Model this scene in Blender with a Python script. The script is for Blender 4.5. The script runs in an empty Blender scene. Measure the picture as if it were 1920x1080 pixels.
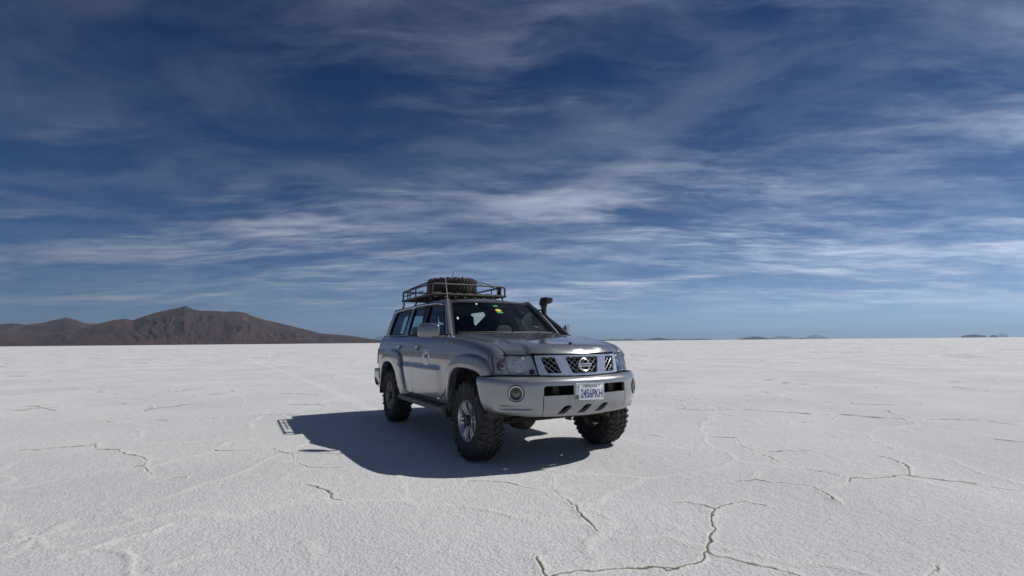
import bpy, bmesh, math, random
import numpy as np
from mathutils import Vector, Matrix
from mathutils.geometry import delaunay_2d_cdt

random.seed(7); rng = np.random.default_rng(7)
scene = bpy.context.scene
COL = scene.collection

# ------------------------------------------------------------------ camera
CAM = np.array([4.7977, -3.0510, 1.2157])
YAW, PITCH, ROLL = 2.632462, 0.109380, -0.009170
FPX = 917.353
fw = np.array([math.cos(PITCH)*math.cos(YAW), math.cos(PITCH)*math.sin(YAW), math.sin(PITCH)])
rt = np.cross(fw, [0, 0, 1]); rt /= np.linalg.norm(rt); up = np.cross(rt, fw)
rt, up = math.cos(ROLL)*rt + math.sin(ROLL)*up, -math.sin(ROLL)*rt + math.cos(ROLL)*up
cd = bpy.data.cameras.new('camera'); cam = bpy.data.objects.new('camera', cd); COL.objects.link(cam)
cam.matrix_world = Matrix(((rt[0], up[0], -fw[0], CAM[0]), (rt[1], up[1], -fw[1], CAM[1]),
                           (rt[2], up[2], -fw[2], CAM[2]), (0, 0, 0, 1)))
cd.sensor_width = 36.0; cd.lens = FPX/1920*36; cd.clip_start = 0.05; cd.clip_end = 400000
scene.camera = cam

# ------------------------------------------------------------------ light, sky
SUN = np.array([0.62, 1.85, 2.09]); SUN = SUN/np.linalg.norm(SUN)
SUN_EL = math.asin(SUN[2]); SUN_AZ = math.atan2(SUN[1], SUN[0])
ld = bpy.data.lights.new('sun', 'SUN'); ld.energy = 3.6; ld.angle = math.radians(0.53); ld.color = (1.0, 0.975, 0.925)
sun = bpy.data.objects.new('sun', ld); COL.objects.link(sun)
sun.rotation_euler = Vector(-SUN).to_track_quat('-Z', 'Y').to_euler()
scene.view_settings.view_transform = 'Standard'; scene.view_settings.look = 'None'
scene.view_settings.exposure = 0.0; scene.view_settings.gamma = 1.0
scene.view_settings.use_curve_mapping = False

world = bpy.data.worlds.new('World'); scene.world = world; world.use_nodes = True
def build_world():
    nt = world.node_tree; N = nt.nodes; L = nt.links; N.clear()
    out = N.new('ShaderNodeOutputWorld'); bg = N.new('ShaderNodeBackground')
    bg.inputs['Strength'].default_value = 0.05
    sky = N.new('ShaderNodeTexSky'); sky.sky_type = 'NISHITA'; sky.sun_disc = False
    sky.sun_elevation = SUN_EL; sky.sun_rotation = math.pi/2 - SUN_AZ
    sky.altitude = 3650; sky.air_density = 1.0; sky.dust_density = 0.3; sky.ozone_density = 1.5
    tc = N.new('ShaderNodeTexCoord')
    def math_(op, a, b=None, c=None, clamp=False):
        m = N.new('ShaderNodeMath'); m.operation = op; m.use_clamp = clamp
        for i, v in enumerate((a, b, c)):
            if v is None: continue
            if isinstance(v, (int, float)): m.inputs[i].default_value = v
            else: L.new(v, m.inputs[i])
        return m.outputs[0]
    sep = N.new('ShaderNodeSeparateXYZ'); L.new(tc.outputs['Generated'], sep.inputs[0])
    zc = math_('MAXIMUM', sep.outputs[2], 0.0)
    den = math_('ADD', zc, 0.10)
    px = math_('DIVIDE', sep.outputs[0], den); py = math_('DIVIDE', sep.outputs[1], den)
    # cirrus streaks run along this azimuth
    ax = math.radians(60)
    ca, sa = math.cos(ax), math.sin(ax)
    along = math_('ADD', math_('MULTIPLY', px, ca), math_('MULTIPLY', py, sa))
    across = math_('SUBTRACT', math_('MULTIPLY', py, ca), math_('MULTIPLY', px, sa))
    def noise(sx, sy, ox, oy, detail, rough, dist=0.0, warp=None):
        cb = N.new('ShaderNodeCombineXYZ')
        a = math_('MULTIPLY_ADD', along, sx, ox); b = math_('MULTIPLY_ADD', across, sy, oy)
        if warp is not None: b = math_('ADD', b, warp)
        L.new(a, cb.inputs[0]); L.new(b, cb.inputs[1])
        n = N.new('ShaderNodeTexNoise'); n.inputs['Scale'].default_value = 1.0
        n.inputs['Detail'].default_value = detail; n.inputs['Roughness'].default_value = rough
        n.inputs['Distortion'].default_value = dist
        L.new(cb.outputs[0], n.inputs['Vector']); return n.outputs['Fac']
    def ramp(v, lo, hi):
        m = N.new('ShaderNodeMapRange'); m.interpolation_type = 'SMOOTHSTEP'
        L.new(v, m.inputs[0]); m.inputs[1].default_value = lo; m.inputs[2].default_value = hi
        return m.outputs[0]
    # scattering towards the viewer: thin ice cloud and haze shine more the nearer they stand to the sun
    dt = N.new('ShaderNodeVectorMath'); dt.operation = 'DOT_PRODUCT'; L.new(tc.outputs['Generated'], dt.inputs[0]); dt.inputs[1].default_value = tuple(SUN)
    ph = N.new('ShaderNodeMapRange'); L.new(dt.outputs['Value'], ph.inputs[0])
    ph.inputs[1].default_value = -.35; ph.inputs[2].default_value = .75; ph.inputs[3].default_value = .34; ph.inputs[4].default_value = 1.12
    ph = ph.outputs[0]
    w = math_('MULTIPLY', math_('SUBTRACT', noise(0.9, 0.9, 2.7, 16.1, 4, 0.55), 0.5), 1.3)
    streak = noise(0.50, 1.30, 9.4, 4.1, 9, 0.57, 0.25, w)
    fine = noise(2.0, 6.5, 5.0, 2.0, 7, 0.66, 0.3, w)
    mask = noise(0.34, 0.60, 15.8, 6.2, 4, 0.55)
    c1 = ramp(math_('ADD', streak, math_('MULTIPLY', math_('SUBTRACT', fine, 0.5), 0.56)), 0.42, 0.80)
    c = math_('MULTIPLY', c1, math_('MAXIMUM', ramp(mask, 0.28, 0.60), math_('MULTIPLY', ramp(sep.outputs[2], 0.34, 0.12), 0.65)))
    low = ramp(sep.outputs[2], 0.40, 0.10)
    veil = math_('MULTIPLY', ramp(noise(1.1, 1.9, 9.0, 4.0, 8, 0.62, 0.4, w), 0.38, 0.70), math_('MULTIPLY_ADD', low, 0.13, 0.08))
    # lower sky: long path through the cirrus deck thickens it
    c = math_('ADD', math_('MULTIPLY', c, math_('MULTIPLY_ADD', low, 0.80, 0.21)), veil, clamp=True)
    fade = ramp(sep.outputs[2], 0.01, 0.115)
    c = math_('MULTIPLY', c, math_('MULTIPLY_ADD', fade, 0.80, 0.20), clamp=True)
    gam = N.new('ShaderNodeHueSaturation'); gam.inputs['Saturation'].default_value = 1.6; gam.inputs['Value'].default_value = .50
    tint = N.new('ShaderNodeMix'); tint.data_type = 'RGBA'; tint.blend_type = 'MULTIPLY'; tint.inputs['Factor'].default_value = 1
    L.new(sky.outputs[0], gam.inputs['Color']); L.new(gam.outputs[0], tint.inputs['A']); tint.inputs['B'].default_value = (.94, .92, 1.32, 1)
    # paler air towards the horizon, the same all round
    hz = N.new('ShaderNodeMix'); hz.data_type = 'RGBA'; L.new(tint.outputs['Result'], hz.inputs['A']); 
    def scaled(c):
        v = N.new('ShaderNodeVectorMath'); v.operation = 'SCALE'; v.inputs[0].default_value = c; L.new(ph, v.inputs['Scale']); return v.outputs[0]
    L.new(scaled((8.8, 13.6, 20.0)), hz.inputs['B'])
    e = N.new('ShaderNodeMath'); e.operation = 'POWER'; e.inputs[0].default_value = 2.71828; L.new(math_('MULTIPLY', zc, -8.5), e.inputs[1])
    L.new(math_('MULTIPLY', e.outputs[0], 0.85), hz.inputs['Factor'])
    mix = N.new('ShaderNodeMix'); mix.data_type = 'RGBA'
    L.new(c, mix.inputs['Factor']); L.new(hz.outputs['Result'], mix.inputs['A'])
    L.new(scaled((16.0, 17.4, 20.4)), mix.inputs['B'])
    L.new(mix.outputs['Result'], bg.inputs['Color']); L.new(bg.outputs[0], out.inputs[0])
    world.cycles_visibility.camera = True
    world.cycles.sampling_method = 'MANUAL'; world.cycles.sample_map_resolution = 512
build_world()
scene.cycles.max_bounces = 8; scene.cycles.transparent_max_bounces = 16
scene.cycles.volume_bounces = 0
scene.cycles.sample_clamp_indirect = 6.0
scene.cycles.use_denoising = True

# ------------------------------------------------------------------ materials
MATS = {}
def mat(name, color=(.5, .5, .5), metallic=0, rough=.5, coat=0, coat_rough=.1, spec=.5, noise=None, bump=None, dust=None, spray=None):
    """procedural principled material; noise=(scale, amount), bump=(scale, strength), dust=(colour, scale, lo, hi, amount)"""
    m = bpy.data.materials.new(name); m.use_nodes = True; nt = m.node_tree; N = nt.nodes; L = nt.links
    b = N['Principled BSDF']
    b.inputs['Base Color'].default_value = (*color, 1); b.inputs['Metallic'].default_value = metallic
    b.inputs['Roughness'].default_value = rough; b.inputs['Coat Weight'].default_value = coat
    b.inputs['Coat Roughness'].default_value = coat_rough; b.inputs['Specular IOR Level'].default_value = spec
    tc = N.new('ShaderNodeTexCoord')
    colsock = None
    if noise:
        n = N.new('ShaderNodeTexNoise'); n.inputs['Scale'].default_value = noise[0]; n.inputs['Detail'].default_value = 6
        L.new(tc.outputs['Object'], n.inputs['Vector'])
        mr = N.new('ShaderNodeMapRange'); L.new(n.outputs['Fac'], mr.inputs[0])
        mr.inputs[1].default_value = .25; mr.inputs[2].default_value = .75
        mr.inputs[3].default_value = 1-noise[1]; mr.inputs[4].default_value = 1+noise[1]
        mx = N.new('ShaderNodeMix'); mx.data_type = 'RGBA'; mx.blend_type = 'MULTIPLY'; mx.inputs['Factor'].default_value = 1
        mx.inputs['A'].default_value = (*color, 1); L.new(mr.outputs[0], mx.inputs['B'])
        colsock = mx.outputs['Result']
    if dust:
        n = N.new('ShaderNodeTexNoise'); n.inputs['Scale'].default_value = dust[1]; n.inputs['Detail'].default_value = 8
        n.inputs['Roughness'].default_value = .65
        L.new(tc.outputs['Object'], n.inputs['Vector'])
        mr = N.new('ShaderNodeMapRange'); mr.interpolation_type = 'SMOOTHSTEP'; L.new(n.outputs['Fac'], mr.inputs[0])
        mr.inputs[1].default_value = dust[2]; mr.inputs[2].default_value = dust[3]
        mr.inputs[3].default_value = 0; mr.inputs[4].default_value = dust[4]
        mx = N.new('ShaderNodeMix'); mx.data_type = 'RGBA'; L.new(mr.outputs[0], mx.inputs['Factor'])
        if colsock: L.new(colsock, mx.inputs['A'])
        else: mx.inputs['A'].default_value = (*color, 1)
        mx.inputs['B'].default_value = (*dust[0], 1); colsock = mx.outputs['Result']
        r2 = N.new('ShaderNodeMapRange'); L.new(mr.outputs[0], r2.inputs[0])
        r2.inputs[3].default_value = rough; r2.inputs[4].default_value = max(rough, .8); L.new(r2.outputs[0], b.inputs['Roughness'])
        if metallic > 0:
            r3 = N.new('ShaderNodeMapRange'); L.new(mr.outputs[0], r3.inputs[0])
            r3.inputs[3].default_value = metallic; r3.inputs[4].default_value = 0; L.new(r3.outputs[0], b.inputs['Metallic'])
    if spray:   # dried salt and mud thrown up on the lower panels, broken up by noise
        sp = N.new('ShaderNodeSeparateXYZ'); L.new(tc.outputs['Object'], sp.inputs[0])
        n = N.new('ShaderNodeTexNoise'); n.inputs['Scale'].default_value = 7; n.inputs['Detail'].default_value = 9; n.inputs['Roughness'].default_value = .7
        L.new(tc.outputs['Object'], n.inputs['Vector'])
        g = N.new('ShaderNodeMapRange'); L.new(sp.outputs[2], g.inputs[0]); g.inputs[1].default_value = spray[0]; g.inputs[2].default_value = spray[1]
        g.inputs[3].default_value = .45; g.inputs[4].default_value = -.25
        ad = N.new('ShaderNodeMath'); ad.operation = 'ADD'; L.new(n.outputs['Fac'], ad.inputs[0]); L.new(g.outputs[0], ad.inputs[1])
        f = N.new('ShaderNodeMapRange'); f.interpolation_type = 'SMOOTHSTEP'; L.new(ad.outputs[0], f.inputs[0]); f.inputs[1].default_value = .48; f.inputs[2].default_value = .95; f.inputs[4].default_value = spray[2]
        mx = N.new('ShaderNodeMix'); mx.data_type = 'RGBA'; L.new(f.outputs[0], mx.inputs['Factor'])
        if colsock: L.new(colsock, mx.inputs['A'])
        else: mx.inputs['A'].default_value = (*color, 1)
        mx.inputs['B'].default_value = (.30, .28, .25, 1); colsock = mx.outputs['Result']
        cw = N.new('ShaderNodeMapRange'); L.new(f.outputs[0], cw.inputs[0]); cw.inputs[2].default_value = .5; cw.inputs[3].default_value = coat; cw.inputs[4].default_value = 0; L.new(cw.outputs[0], b.inputs['Coat Weight'])
    if colsock: L.new(colsock, b.inputs['Base Color'])
    if bump:
        n = N.new('ShaderNodeTexNoise'); n.inputs['Scale'].default_value = bump[0]; n.inputs['Detail'].default_value = 5
        L.new(tc.outputs['Object'], n.inputs['Vector'])
        bp = N.new('ShaderNodeBump'); bp.inputs['Strength'].default_value = bump[1]; bp.inputs['Distance'].default_value = .01
        L.new(n.outputs['Fac'], bp.inputs['Height']); L.new(bp.outputs[0], b.inputs['Normal'])
    MATS[name] = m; return m

DUST = (.30, .255, .20)
mat('silver_paint', (.215, .226, .248), .48, .25, 1.0, .02, dust=((.22, .22, .21), 3.0, .50, .85, .14), spray=(.40, .80, .28))
mat('flare_paint', (.20, .21, .23), .48, .27, .8, .05, dust=((.22, .22, .21), 3.5, .48, .82, .18), spray=(.40, .80, .30))
mat('lit_bumper_paint', (.305, .316, .335), .50, .28, .8, .05, dust=((.26, .24, .20), 2.6, .48, .82, .2), spray=(.46, .74, .40))  # body silver made lighter, with the light on the front in its colour
mat('dark_trim', (.022, .022, .024), 0, .55, noise=(20, .3))
mat('black_gap', (.008, .008, .008), 0, .9, spec=.1)
mat('cabin_plastic', (.035, .036, .038), 0, .7, noise=(15, .2))
mat('seat_fabric', (.040, .041, .046), 0, .9, noise=(60, .3))
mat('roof_lining', (.20, .20, .19), 0, .95)
mat('rubber', (.030, .030, .030), 0, .80, noise=(14, .35), dust=((.13, .12, .105), 9, .45, .78, .45), bump=(120, .25))
mat('dusty_rubber', (.030, .029, .027), 0, .85, noise=(14, .35), dust=((.16, .145, .115), 7, .45, .75, .55), bump=(120, .25))
mat('alloy', (.52, .53, .55), .85, .33, .2, dust=(DUST, 9, .45, .8, .5))
mat('dusty_alloy', (.40, .36, .32), .6, .5, dust=((.22, .17, .125), 8, .3, .65, .85))
mat('hub_black', (.035, .035, .037), 0, .5, dust=(DUST, 30, .5, .8, .4))
mat('chrome', (.84, .85, .87), .85, .24, noise=(8, .06))
mat('chrome_satin', (.52, .53, .55), .9, .3, noise=(8, .08))
mat('black_steel', (.030, .029, .028), .2, .55, noise=(25, .4), dust=((.10, .07, .05), 16, .5, .8, .4))
mat('pale_steel', (.085, .084, .082), .3, .5, noise=(25, .3))
mat('plank_wood', (.13, .095, .062), 0, .85, noise=(18, .45), bump=(60, .4))
mat('rope', (.035, .035, .04), 0, .85, noise=(80, .3))
mat('snorkel_plastic', (.052, .049, .047), 0, .55, noise=(12, .2), dust=(DUST, 6, .5, .85, .35))
mat('underbody', (.040, .034, .028), .1, .8, noise=(9, .5), dust=((.20, .14, .09), 7, .45, .8, .5), bump=(40, .3))
mat('liner', (.032, .029, .026), 0, .9, noise=(7, .4), dust=((.15, .12, .09), 6, .4, .8, .5))
mat('step_grey', (.24, .245, .25), .5, .45, dust=(DUST, 5, .4, .7, .5))
mat('plate_white', (.74, .75, .77), 0, .4, noise=(12, .06))
mat('plate_blue', (.012, .03, .22), 0, .45)
mat('plate_dark', (.03, .03, .05), 0, .5)
mat('decal_white', (.86, .87, .88), 0, .45, noise=(20, .05))
mat('decal_blue', (.035, .10, .20), 0, .45)
mat('decal_green', (.03, .30, .07), 0, .5)
mat('decal_yellow', (.70, .60, .05), 0, .5)
mat('amber', (.30, .075, .02), 0, .3, coat=.5)
mat('lamp_red', (.25, .012, .010), 0, .2, coat=.7)
mat('lamp_grey', (.88, .89, .90), .0, .25)
mat('reflector', (.88, .89, .90), .9, .22, noise=(30, .1))
mat('fog_glass', (.12, .11, .08), .3, .08, coat=.8)
mat('gap_seal', (.012, .012, .013), 0, .8)

def glass(name, tint, extra=0.0):
    m = bpy.data.materials.new(name); m.use_nodes = True; nt = m.node_tree; N = nt.nodes; L = nt.links; N.clear()
    out = N.new('ShaderNodeOutputMaterial'); tr = N.new('ShaderNodeBsdfTransparent'); gl = N.new('ShaderNodeBsdfGlossy')
    gl.inputs['Roughness'].default_value = .02; gl.inputs['Color'].default_value = (.95, .97, 1, 1)
    tc = N.new('ShaderNodeTexCoord'); n = N.new('ShaderNodeTexNoise'); n.inputs['Scale'].default_value = 5
    L.new(tc.outputs['Object'], n.inputs['Vector'])
    mr = N.new('ShaderNodeMapRange'); L.new(n.outputs['Fac'], mr.inputs[0]); mr.inputs[3].default_value = .90; mr.inputs[4].default_value = 1.08
    tm = N.new('ShaderNodeMix'); tm.data_type = 'RGBA'; tm.blend_type = 'MULTIPLY'; tm.inputs['Factor'].default_value = 1
    tm.inputs['A'].default_value = (*tint, 1); L.new(mr.outputs[0], tm.inputs['B']); L.new(tm.outputs['Result'], tr.inputs['Color'])
    fr = N.new('ShaderNodeFresnel'); fr.inputs['IOR'].default_value = 1.5
    ad = N.new('ShaderNodeMath'); ad.operation = 'ADD'; ad.use_clamp = True; L.new(fr.outputs[0], ad.inputs[0]); ad.inputs[1].default_value = extra
    mx = N.new('ShaderNodeMixShader'); L.new(ad.outputs[0], mx.inputs[0]); L.new(tr.outputs[0], mx.inputs[1]); L.new(gl.outputs[0], mx.inputs[2])
    L.new(mx.outputs[0], out.inputs[0]); MATS[name] = m
glass('window_glass', (.74, .85, .85))
glass('rear_glass', (.62, .74, .76))
glass('windscreen_glass', (.80, .91, .88))
glass('lamp_glass', (.97, .98, .98), .02)

# ------------------------------------------------------------------ mesh helpers
def link(name, me, parent=None):
    o = bpy.data.objects.new(name, me); COL.objects.link(o)
    if parent is not None: o.parent = parent
    return o
def mesh(name, V, F, mats, parent=None, midx=None, sharp=38, smooth=True):
    me = bpy.data.meshes.new(name)
    me.from_pydata([tuple(map(float, v)) for v in V], [], [tuple(f) for f in F])
    if isinstance(mats, str): mats = [mats]
    for m in mats: me.materials.append(MATS[m])
    if midx is not None: me.polygons.foreach_set('material_index', np.array(midx, np.int32))
    me.polygons.foreach_set('use_smooth', np.full(len(me.polygons), smooth))
    if smooth: me.set_sharp_from_angle(angle=math.radians(sharp))
    me.update(); return link(name, me, parent)
class MB:
    """collects shapes for one mesh"""
    def __init__(s): s.V = []; s.F = []; s.M = []
    def add(s, V, F, m=0):
        b = len(s.V); s.V += [tuple(v) for v in V]; s.F += [tuple(i+b for i in f) for f in F]; s.M += [m]*len(F); return s
    def build(s, name, mats, parent=None, **k): return mesh(name, s.V, s.F, mats, parent, midx=s.M, **k)
    def box(s, x0, x1, y0, y1, z0, z1, m=0, bev=0.0):
        if bev <= 0:
            V = [(x, y, z) for x in (x0, x1) for y in (y0, y1) for z in (z0, z1)]
            F = [(0, 1, 3, 2), (4, 6, 7, 5), (0, 4, 5, 1), (2, 3, 7, 6), (0, 2, 6, 4), (1, 5, 7, 3)]
            return s.add(V, F, m)
        bm = bmesh.new(); bmesh.ops.create_cube(bm, size=1)
        for v in bm.verts: v.co = Vector(((x0+x1)/2+v.co.x*(x1-x0), (y0+y1)/2+v.co.y*(y1-y0), (z0+z1)/2+v.co.z*(z1-z0)))
        bmesh.ops.bevel(bm, geom=bm.edges[:]+bm.verts[:], offset=bev, segments=2, affect='EDGES', profile=.5)
        bm.verts.index_update()
        s.add([v.co[:] for v in bm.verts], [[v.index for v in f.verts] for f in bm.faces], m); bm.free(); return s
    def tube(s, P, r, n=8, m=0, closed=False, cap=True, flat=1.0, upv=None):
        P = np.array(P, float); K = len(P)
        R = np.broadcast_to(np.array(r, float), (K,)) if np.ndim(r) < 2 else None
        T = np.gradient(P, axis=0)
        if closed: T = np.roll(P, -1, 0)-np.roll(P, 1, 0)
        T /= np.linalg.norm(T, axis=1)[:, None]+1e-12
        u = np.array(upv if upv is not None else (0, 0, 1.0)); 
        if abs(T[0] @ u) > .9 and upv is None: u = np.array((1.0, 0, 0))
        V = []
        for i in range(K):
            a = np.cross(T[i], u); a /= np.linalg.norm(a)+1e-12; b = np.cross(a, T[i]); u = b
            for j in range(n):
                t = 2*math.pi*j/n; V.append(P[i]+R[i]*(math.cos(t)*a+flat*math.sin(t)*b))
        F = []
        for i in range(K if closed else K-1):
            for j in range(n):
                k = (i+1) % K; F.append((i*n+j, i*n+(j+1) % n, k*n+(j+1) % n, k*n+j))
        if cap and not closed: F.append(tuple(range(n))[::-1]); F.append(tuple((K-1)*n+j for j in range(n)))
        return s.add(V, F, m)
    def lathe(s, prof, n=32, m=0, c=(0, 0, 0), axis='y', capends=False):
        """prof: (radius, along) pairs; revolves round the y (or x, z) axis"""
        V = []; F = []; K = len(prof)
        for j in range(n):
            t = 2*math.pi*j/n
            for r, a in prof:
                p = {'y': (r*math.cos(t), a, r*math.sin(t)), 'x': (a, r*math.cos(t), r*math.sin(t)), 'z': (r*math.cos(t), r*math.sin(t), a)}[axis]
                V.append((p[0]+c[0], p[1]+c[1], p[2]+c[2]))
        for j in range(n):
            k = (j+1) % n
            for i in range(K-1): F.append((j*K+i, j*K+i+1, k*K+i+1, k*K+i))
        if capends:
            F.append(tuple(j*K for j in range(n))); F.append(tuple(j*K+K-1 for j in range(n))[::-1])
        return s.add(V, F, m)
    def loft(s, rows, m=0, closed_u=False, cap=False):
        rows = [np.array(r, float) for r in rows]; n = len(rows[0]); V = np.concatenate(rows); F = []
        for i in range(len(rows)-1):
            for j in range(n if closed_u else n-1):
                k = (j+1) % n; F.append((i*n+j, i*n+k, (i+1)*n+k, (i+1)*n+j))
        if cap: F.append(tuple(range(n))[::-1]); F.append(tuple((len(rows)-1)*n+j for j in range(n)))
        return s.add(V, F, m)
    def mirror(s):
        q = MB(); q.V = [(v[0], -v[1], v[2]) for v in s.V]; q.F = [tuple(reversed(f)) for f in s.F]; q.M = list(s.M); return q

def pch(xs, ys):
    """monotone cubic interpolation"""
    xs = np.array(xs, float); ys = np.array(ys, float); h = np.diff(xs); d = np.diff(ys)/h
    m = np.zeros_like(xs); m[0] = d[0]; m[-1] = d[-1]
    for i in range(1, len(xs)-1):
        if d[i-1]*d[i] > 0:
            w1 = 2*h[i]+h[i-1]; w2 = h[i]+2*h[i-1]; m[i] = (w1+w2)/(w1/d[i-1]+w2/d[i])
    def f(x):
        x = np.asarray(x, float); i = np.clip(np.searchsorted(xs, x)-1, 0, len(xs)-2)
        t = (np.clip(x, xs[0], xs[-1])-xs[i])/h[i]
        y = (2*t**3-3*t**2+1)*ys[i]+(t**3-2*t**2+t)*h[i]*m[i]+(-2*t**3+3*t**2)*ys[i+1]+(t**3-t**2)*h[i]*m[i+1]
        return y+np.where(x > xs[-1], (x-xs[-1])*m[-1], 0)+np.where(x < xs[0], (x-xs[0])*m[0], 0)
    return f
def sstep(a, b, x):
    t = np.clip((np.asarray(x, float)-a)/(b-a), 0, 1); return t*t*(3-2*t)
def catmull(P, n=8, closed=False):
    P = np.array(P, float); K = len(P); out = []
    for i in range(K if closed else K-1):
        if closed: p0, p1, p2, p3 = P[i-1], P[i], P[(i+1) % K], P[(i+2) % K]
        else: p0, p1, p2, p3 = P[max(i-1, 0)], P[i], P[i+1], P[min(i+2, K-1)]
        for t in np.linspace(0, 1, n, endpoint=False):
            out.append(.5*((2*p1)+(-p0+p2)*t+(2*p0-5*p1+4*p2-p3)*t*t+(-p0+3*p1-3*p2+p3)*t**3))
    if not closed: out.append(P[-1])
    return np.array(out)
def rounded(P, r=.02, seg=4):
    """round polygon corners; r scalar or list"""
    P = [np.array(p, float) for p in P]; K = len(P); out = []
    for i in range(K):
        a, b, c = P[i-1], P[i], P[(i+1) % K]; rr = r[i] if hasattr(r, '__len__') else r
        la, lc = np.linalg.norm(a-b), np.linalg.norm(c-b); q = min(rr, .45*la, .45*lc)
        if q < 1e-4: out.append(b); continue
        p0 = b+(a-b)/la*q; p2 = b+(c-b)/lc*q
        for t in np.linspace(0, 1, seg+1): out.append((1-t)**2*p0+2*t*(1-t)*b+t*t*p2)
    return np.array(out)
def resample(P, step, closed=True):
    P = np.array(P, float); Q = np.vstack([P, P[:1]]) if closed else P; out = []
    for a, b in zip(Q[:-1], Q[1:]):
        n = max(1, int(math.ceil(np.linalg.norm(b-a)/step)))
        for t in range(n): out.append(a+(b-a)*t/n)
    if not closed: out.append(Q[-1])
    return np.array(out)
def even(P, n):
    """n points evenly spaced along an open path"""
    P = np.array(P, float); d = np.r_[0, np.cumsum(np.linalg.norm(np.diff(P, axis=0), axis=1))]
    t = np.linspace(0, d[-1], n); return np.stack([np.interp(t, d, P[:, k]) for k in range(P.shape[1])], 1)
def inside(P, loops):
    P = np.asarray(P); c = np.zeros(len(P), bool)
    for lp in loops:
        x, y = P[:, 0], P[:, 1]; j = len(lp)-1
        for i in range(len(lp)):
            xi, yi = lp[i]; xj, yj = lp[j]
            if yi != yj: c ^= ((yi > y) != (yj > y)) & (x < (xj-xi)*(y-yi)/(yj-yi)+xi)
            j = i
    return c

def panel(name, loops, surf, mats, parent=None, step=.045, th=.012, hint=(0, -1, 0), mirror=False, lift=0.0, rim_dark=False, back=True, name2=None):
    """sheet-metal panel: outline loops in (u,v) (first outer, rest holes) laid on surf(u,v)->(N,3), with rims and back.
    Returns [object] or [object, mirrored object]. material slots: front, back/rim"""
    loops = [resample(l, step*.7) for l in loops]
    allp = np.concatenate(loops); E = []; b = 0
    for l in loops:
        n = len(l); E += [(b+i, b+(i+1) % n) for i in range(n)]; b += n
    lo, hi = allp.min(0), allp.max(0)
    gx, gy = np.meshgrid(np.arange(lo[0]+step/2, hi[0], step), np.arange(lo[1]+step/2, hi[1], step)); g = np.stack([gx.ravel(), gy.ravel()], 1)
    if len(g):
        g = g[inside(g, loops)]
        if len(g):
            d = np.min(((g[:, None]-allp[None])**2).sum(2), 1); g = g[d > (.5*step)**2]
    pts = np.concatenate([allp, g]) if len(g) else allp
    r = delaunay_2d_cdt([Vector(p) for p in pts], E, [], 0, 1e-7)
    P2 = np.array([p[:] for p in r[0]]); T = np.array([f[:] for f in r[2]], int)
    T = T[inside(P2[T].mean(1), loops)]
    def ev(P):
        e = 1e-3; X = surf(P[:, 0], P[:, 1]); du = surf(P[:, 0]+e, P[:, 1])-surf(P[:, 0]-e, P[:, 1]); dv = surf(P[:, 0], P[:, 1]+e)-surf(P[:, 0], P[:, 1]-e)
        n = np.cross(du, dv); n /= np.linalg.norm(n, axis=1)[:, None]+1e-12
        if (n.mean(0) @ np.array(hint)) < 0: n = -n
        return X+n*lift, n
    X, Nn = ev(P2)
    fn = np.cross(X[T[:, 1]]-X[T[:, 0]], X[T[:, 2]]-X[T[:, 0]]); bad = (fn*Nn[T].mean(1)).sum(1) < 0; T[bad] = T[bad][:, ::-1]
    nv = len(X); V = [X]; F = [tuple(t) for t in T]; M = [0]*len(T); LN = [Nn[t] for t in T]
    off = nv
    if back:
        V.append(X-Nn*th); F += [tuple(t[::-1]+nv) for t in T]; M += [1]*len(T); LN += [-Nn[t[::-1]] for t in T]; off = 2*nv
    # rims
    for l in loops:
        Xl, Nl = ev(l); k = len(l); 
        bv = min(.004, th*.4)
        cen = np.roll(Xl, -1, 0)-np.roll(Xl, 1, 0); sd = np.cross(cen, Nl); sd /= np.linalg.norm(sd, axis=1)[:, None]+1e-12
        # outward side direction: away from material
        eps = 2e-3; tst = l.copy(); dd = np.roll(l, -1, 0)-np.roll(l, 1, 0); nn = np.stack([dd[:, 1], -dd[:, 0]], 1); nn /= np.linalg.norm(nn, axis=1)[:, None]+1e-12
        outw = ~inside(l+nn*eps, loops); dirs = np.where(outw[:, None], nn, -nn)
        Xs, _ = ev(l+dirs*eps); sg = np.sign(((Xs-Xl)*sd).sum(1)); sg[sg == 0] = 1
        sd = sd*(np.sign(sg.sum()) or 1)
        V += [Xl, Xl-Nl*th]
        mid = Nl*.6+sd*.8
        for i in range(k):
            j = (i+1) % k; q = [off+i, off+j, off+k+j, off+k+i]
            a = V[-2][i]; nrm = np.cross(V[-2][j]-a, V[-1][i]-a)
            ln = [sd[i], sd[j], sd[j], sd[i]]
            if nrm @ sd[i] < 0: q = q[::-1]; ln = ln[::-1]
            F.append(tuple(q)); M.append(1 if rim_dark else 0); LN.append(np.array(ln))
        off += 2*k
    V = np.concatenate(V)
    if isinstance(mats, str): mats = [mats, 'dark_trim']
    res = []
    for mi in ((False, True) if mirror else (False,)):
        me = bpy.data.meshes.new(name)
        VV = V*np.array((1, -1, 1)) if mi else V
        FF = [f[::-1] for f in F] if mi else F
        me.from_pydata(VV.tolist(), [], FF)
        for m in mats: me.materials.append(MATS[m])
        me.polygons.foreach_set('material_index', np.array(M, np.int32)); me.polygons.foreach_set('use_smooth', np.ones(len(FF), bool))
        ln = np.concatenate([(l[::-1]*np.array((1, -1, 1)) if mi else l) for l in LN])
        me.normals_split_custom_set(ln.tolist()); me.update()
        res.append(link(name, me, parent[1] if (mi and isinstance(parent, (list, tuple))) else (parent[0] if isinstance(parent, (list, tuple)) else parent)))
    return res
def both(mb, name, mats, parent, **k):
    p = parent if isinstance(parent, (list, tuple)) else (parent, parent)
    return [mb.build(name, mats, p[0], **k), mb.mirror().build(name, mats, p[1], **k)]
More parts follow.
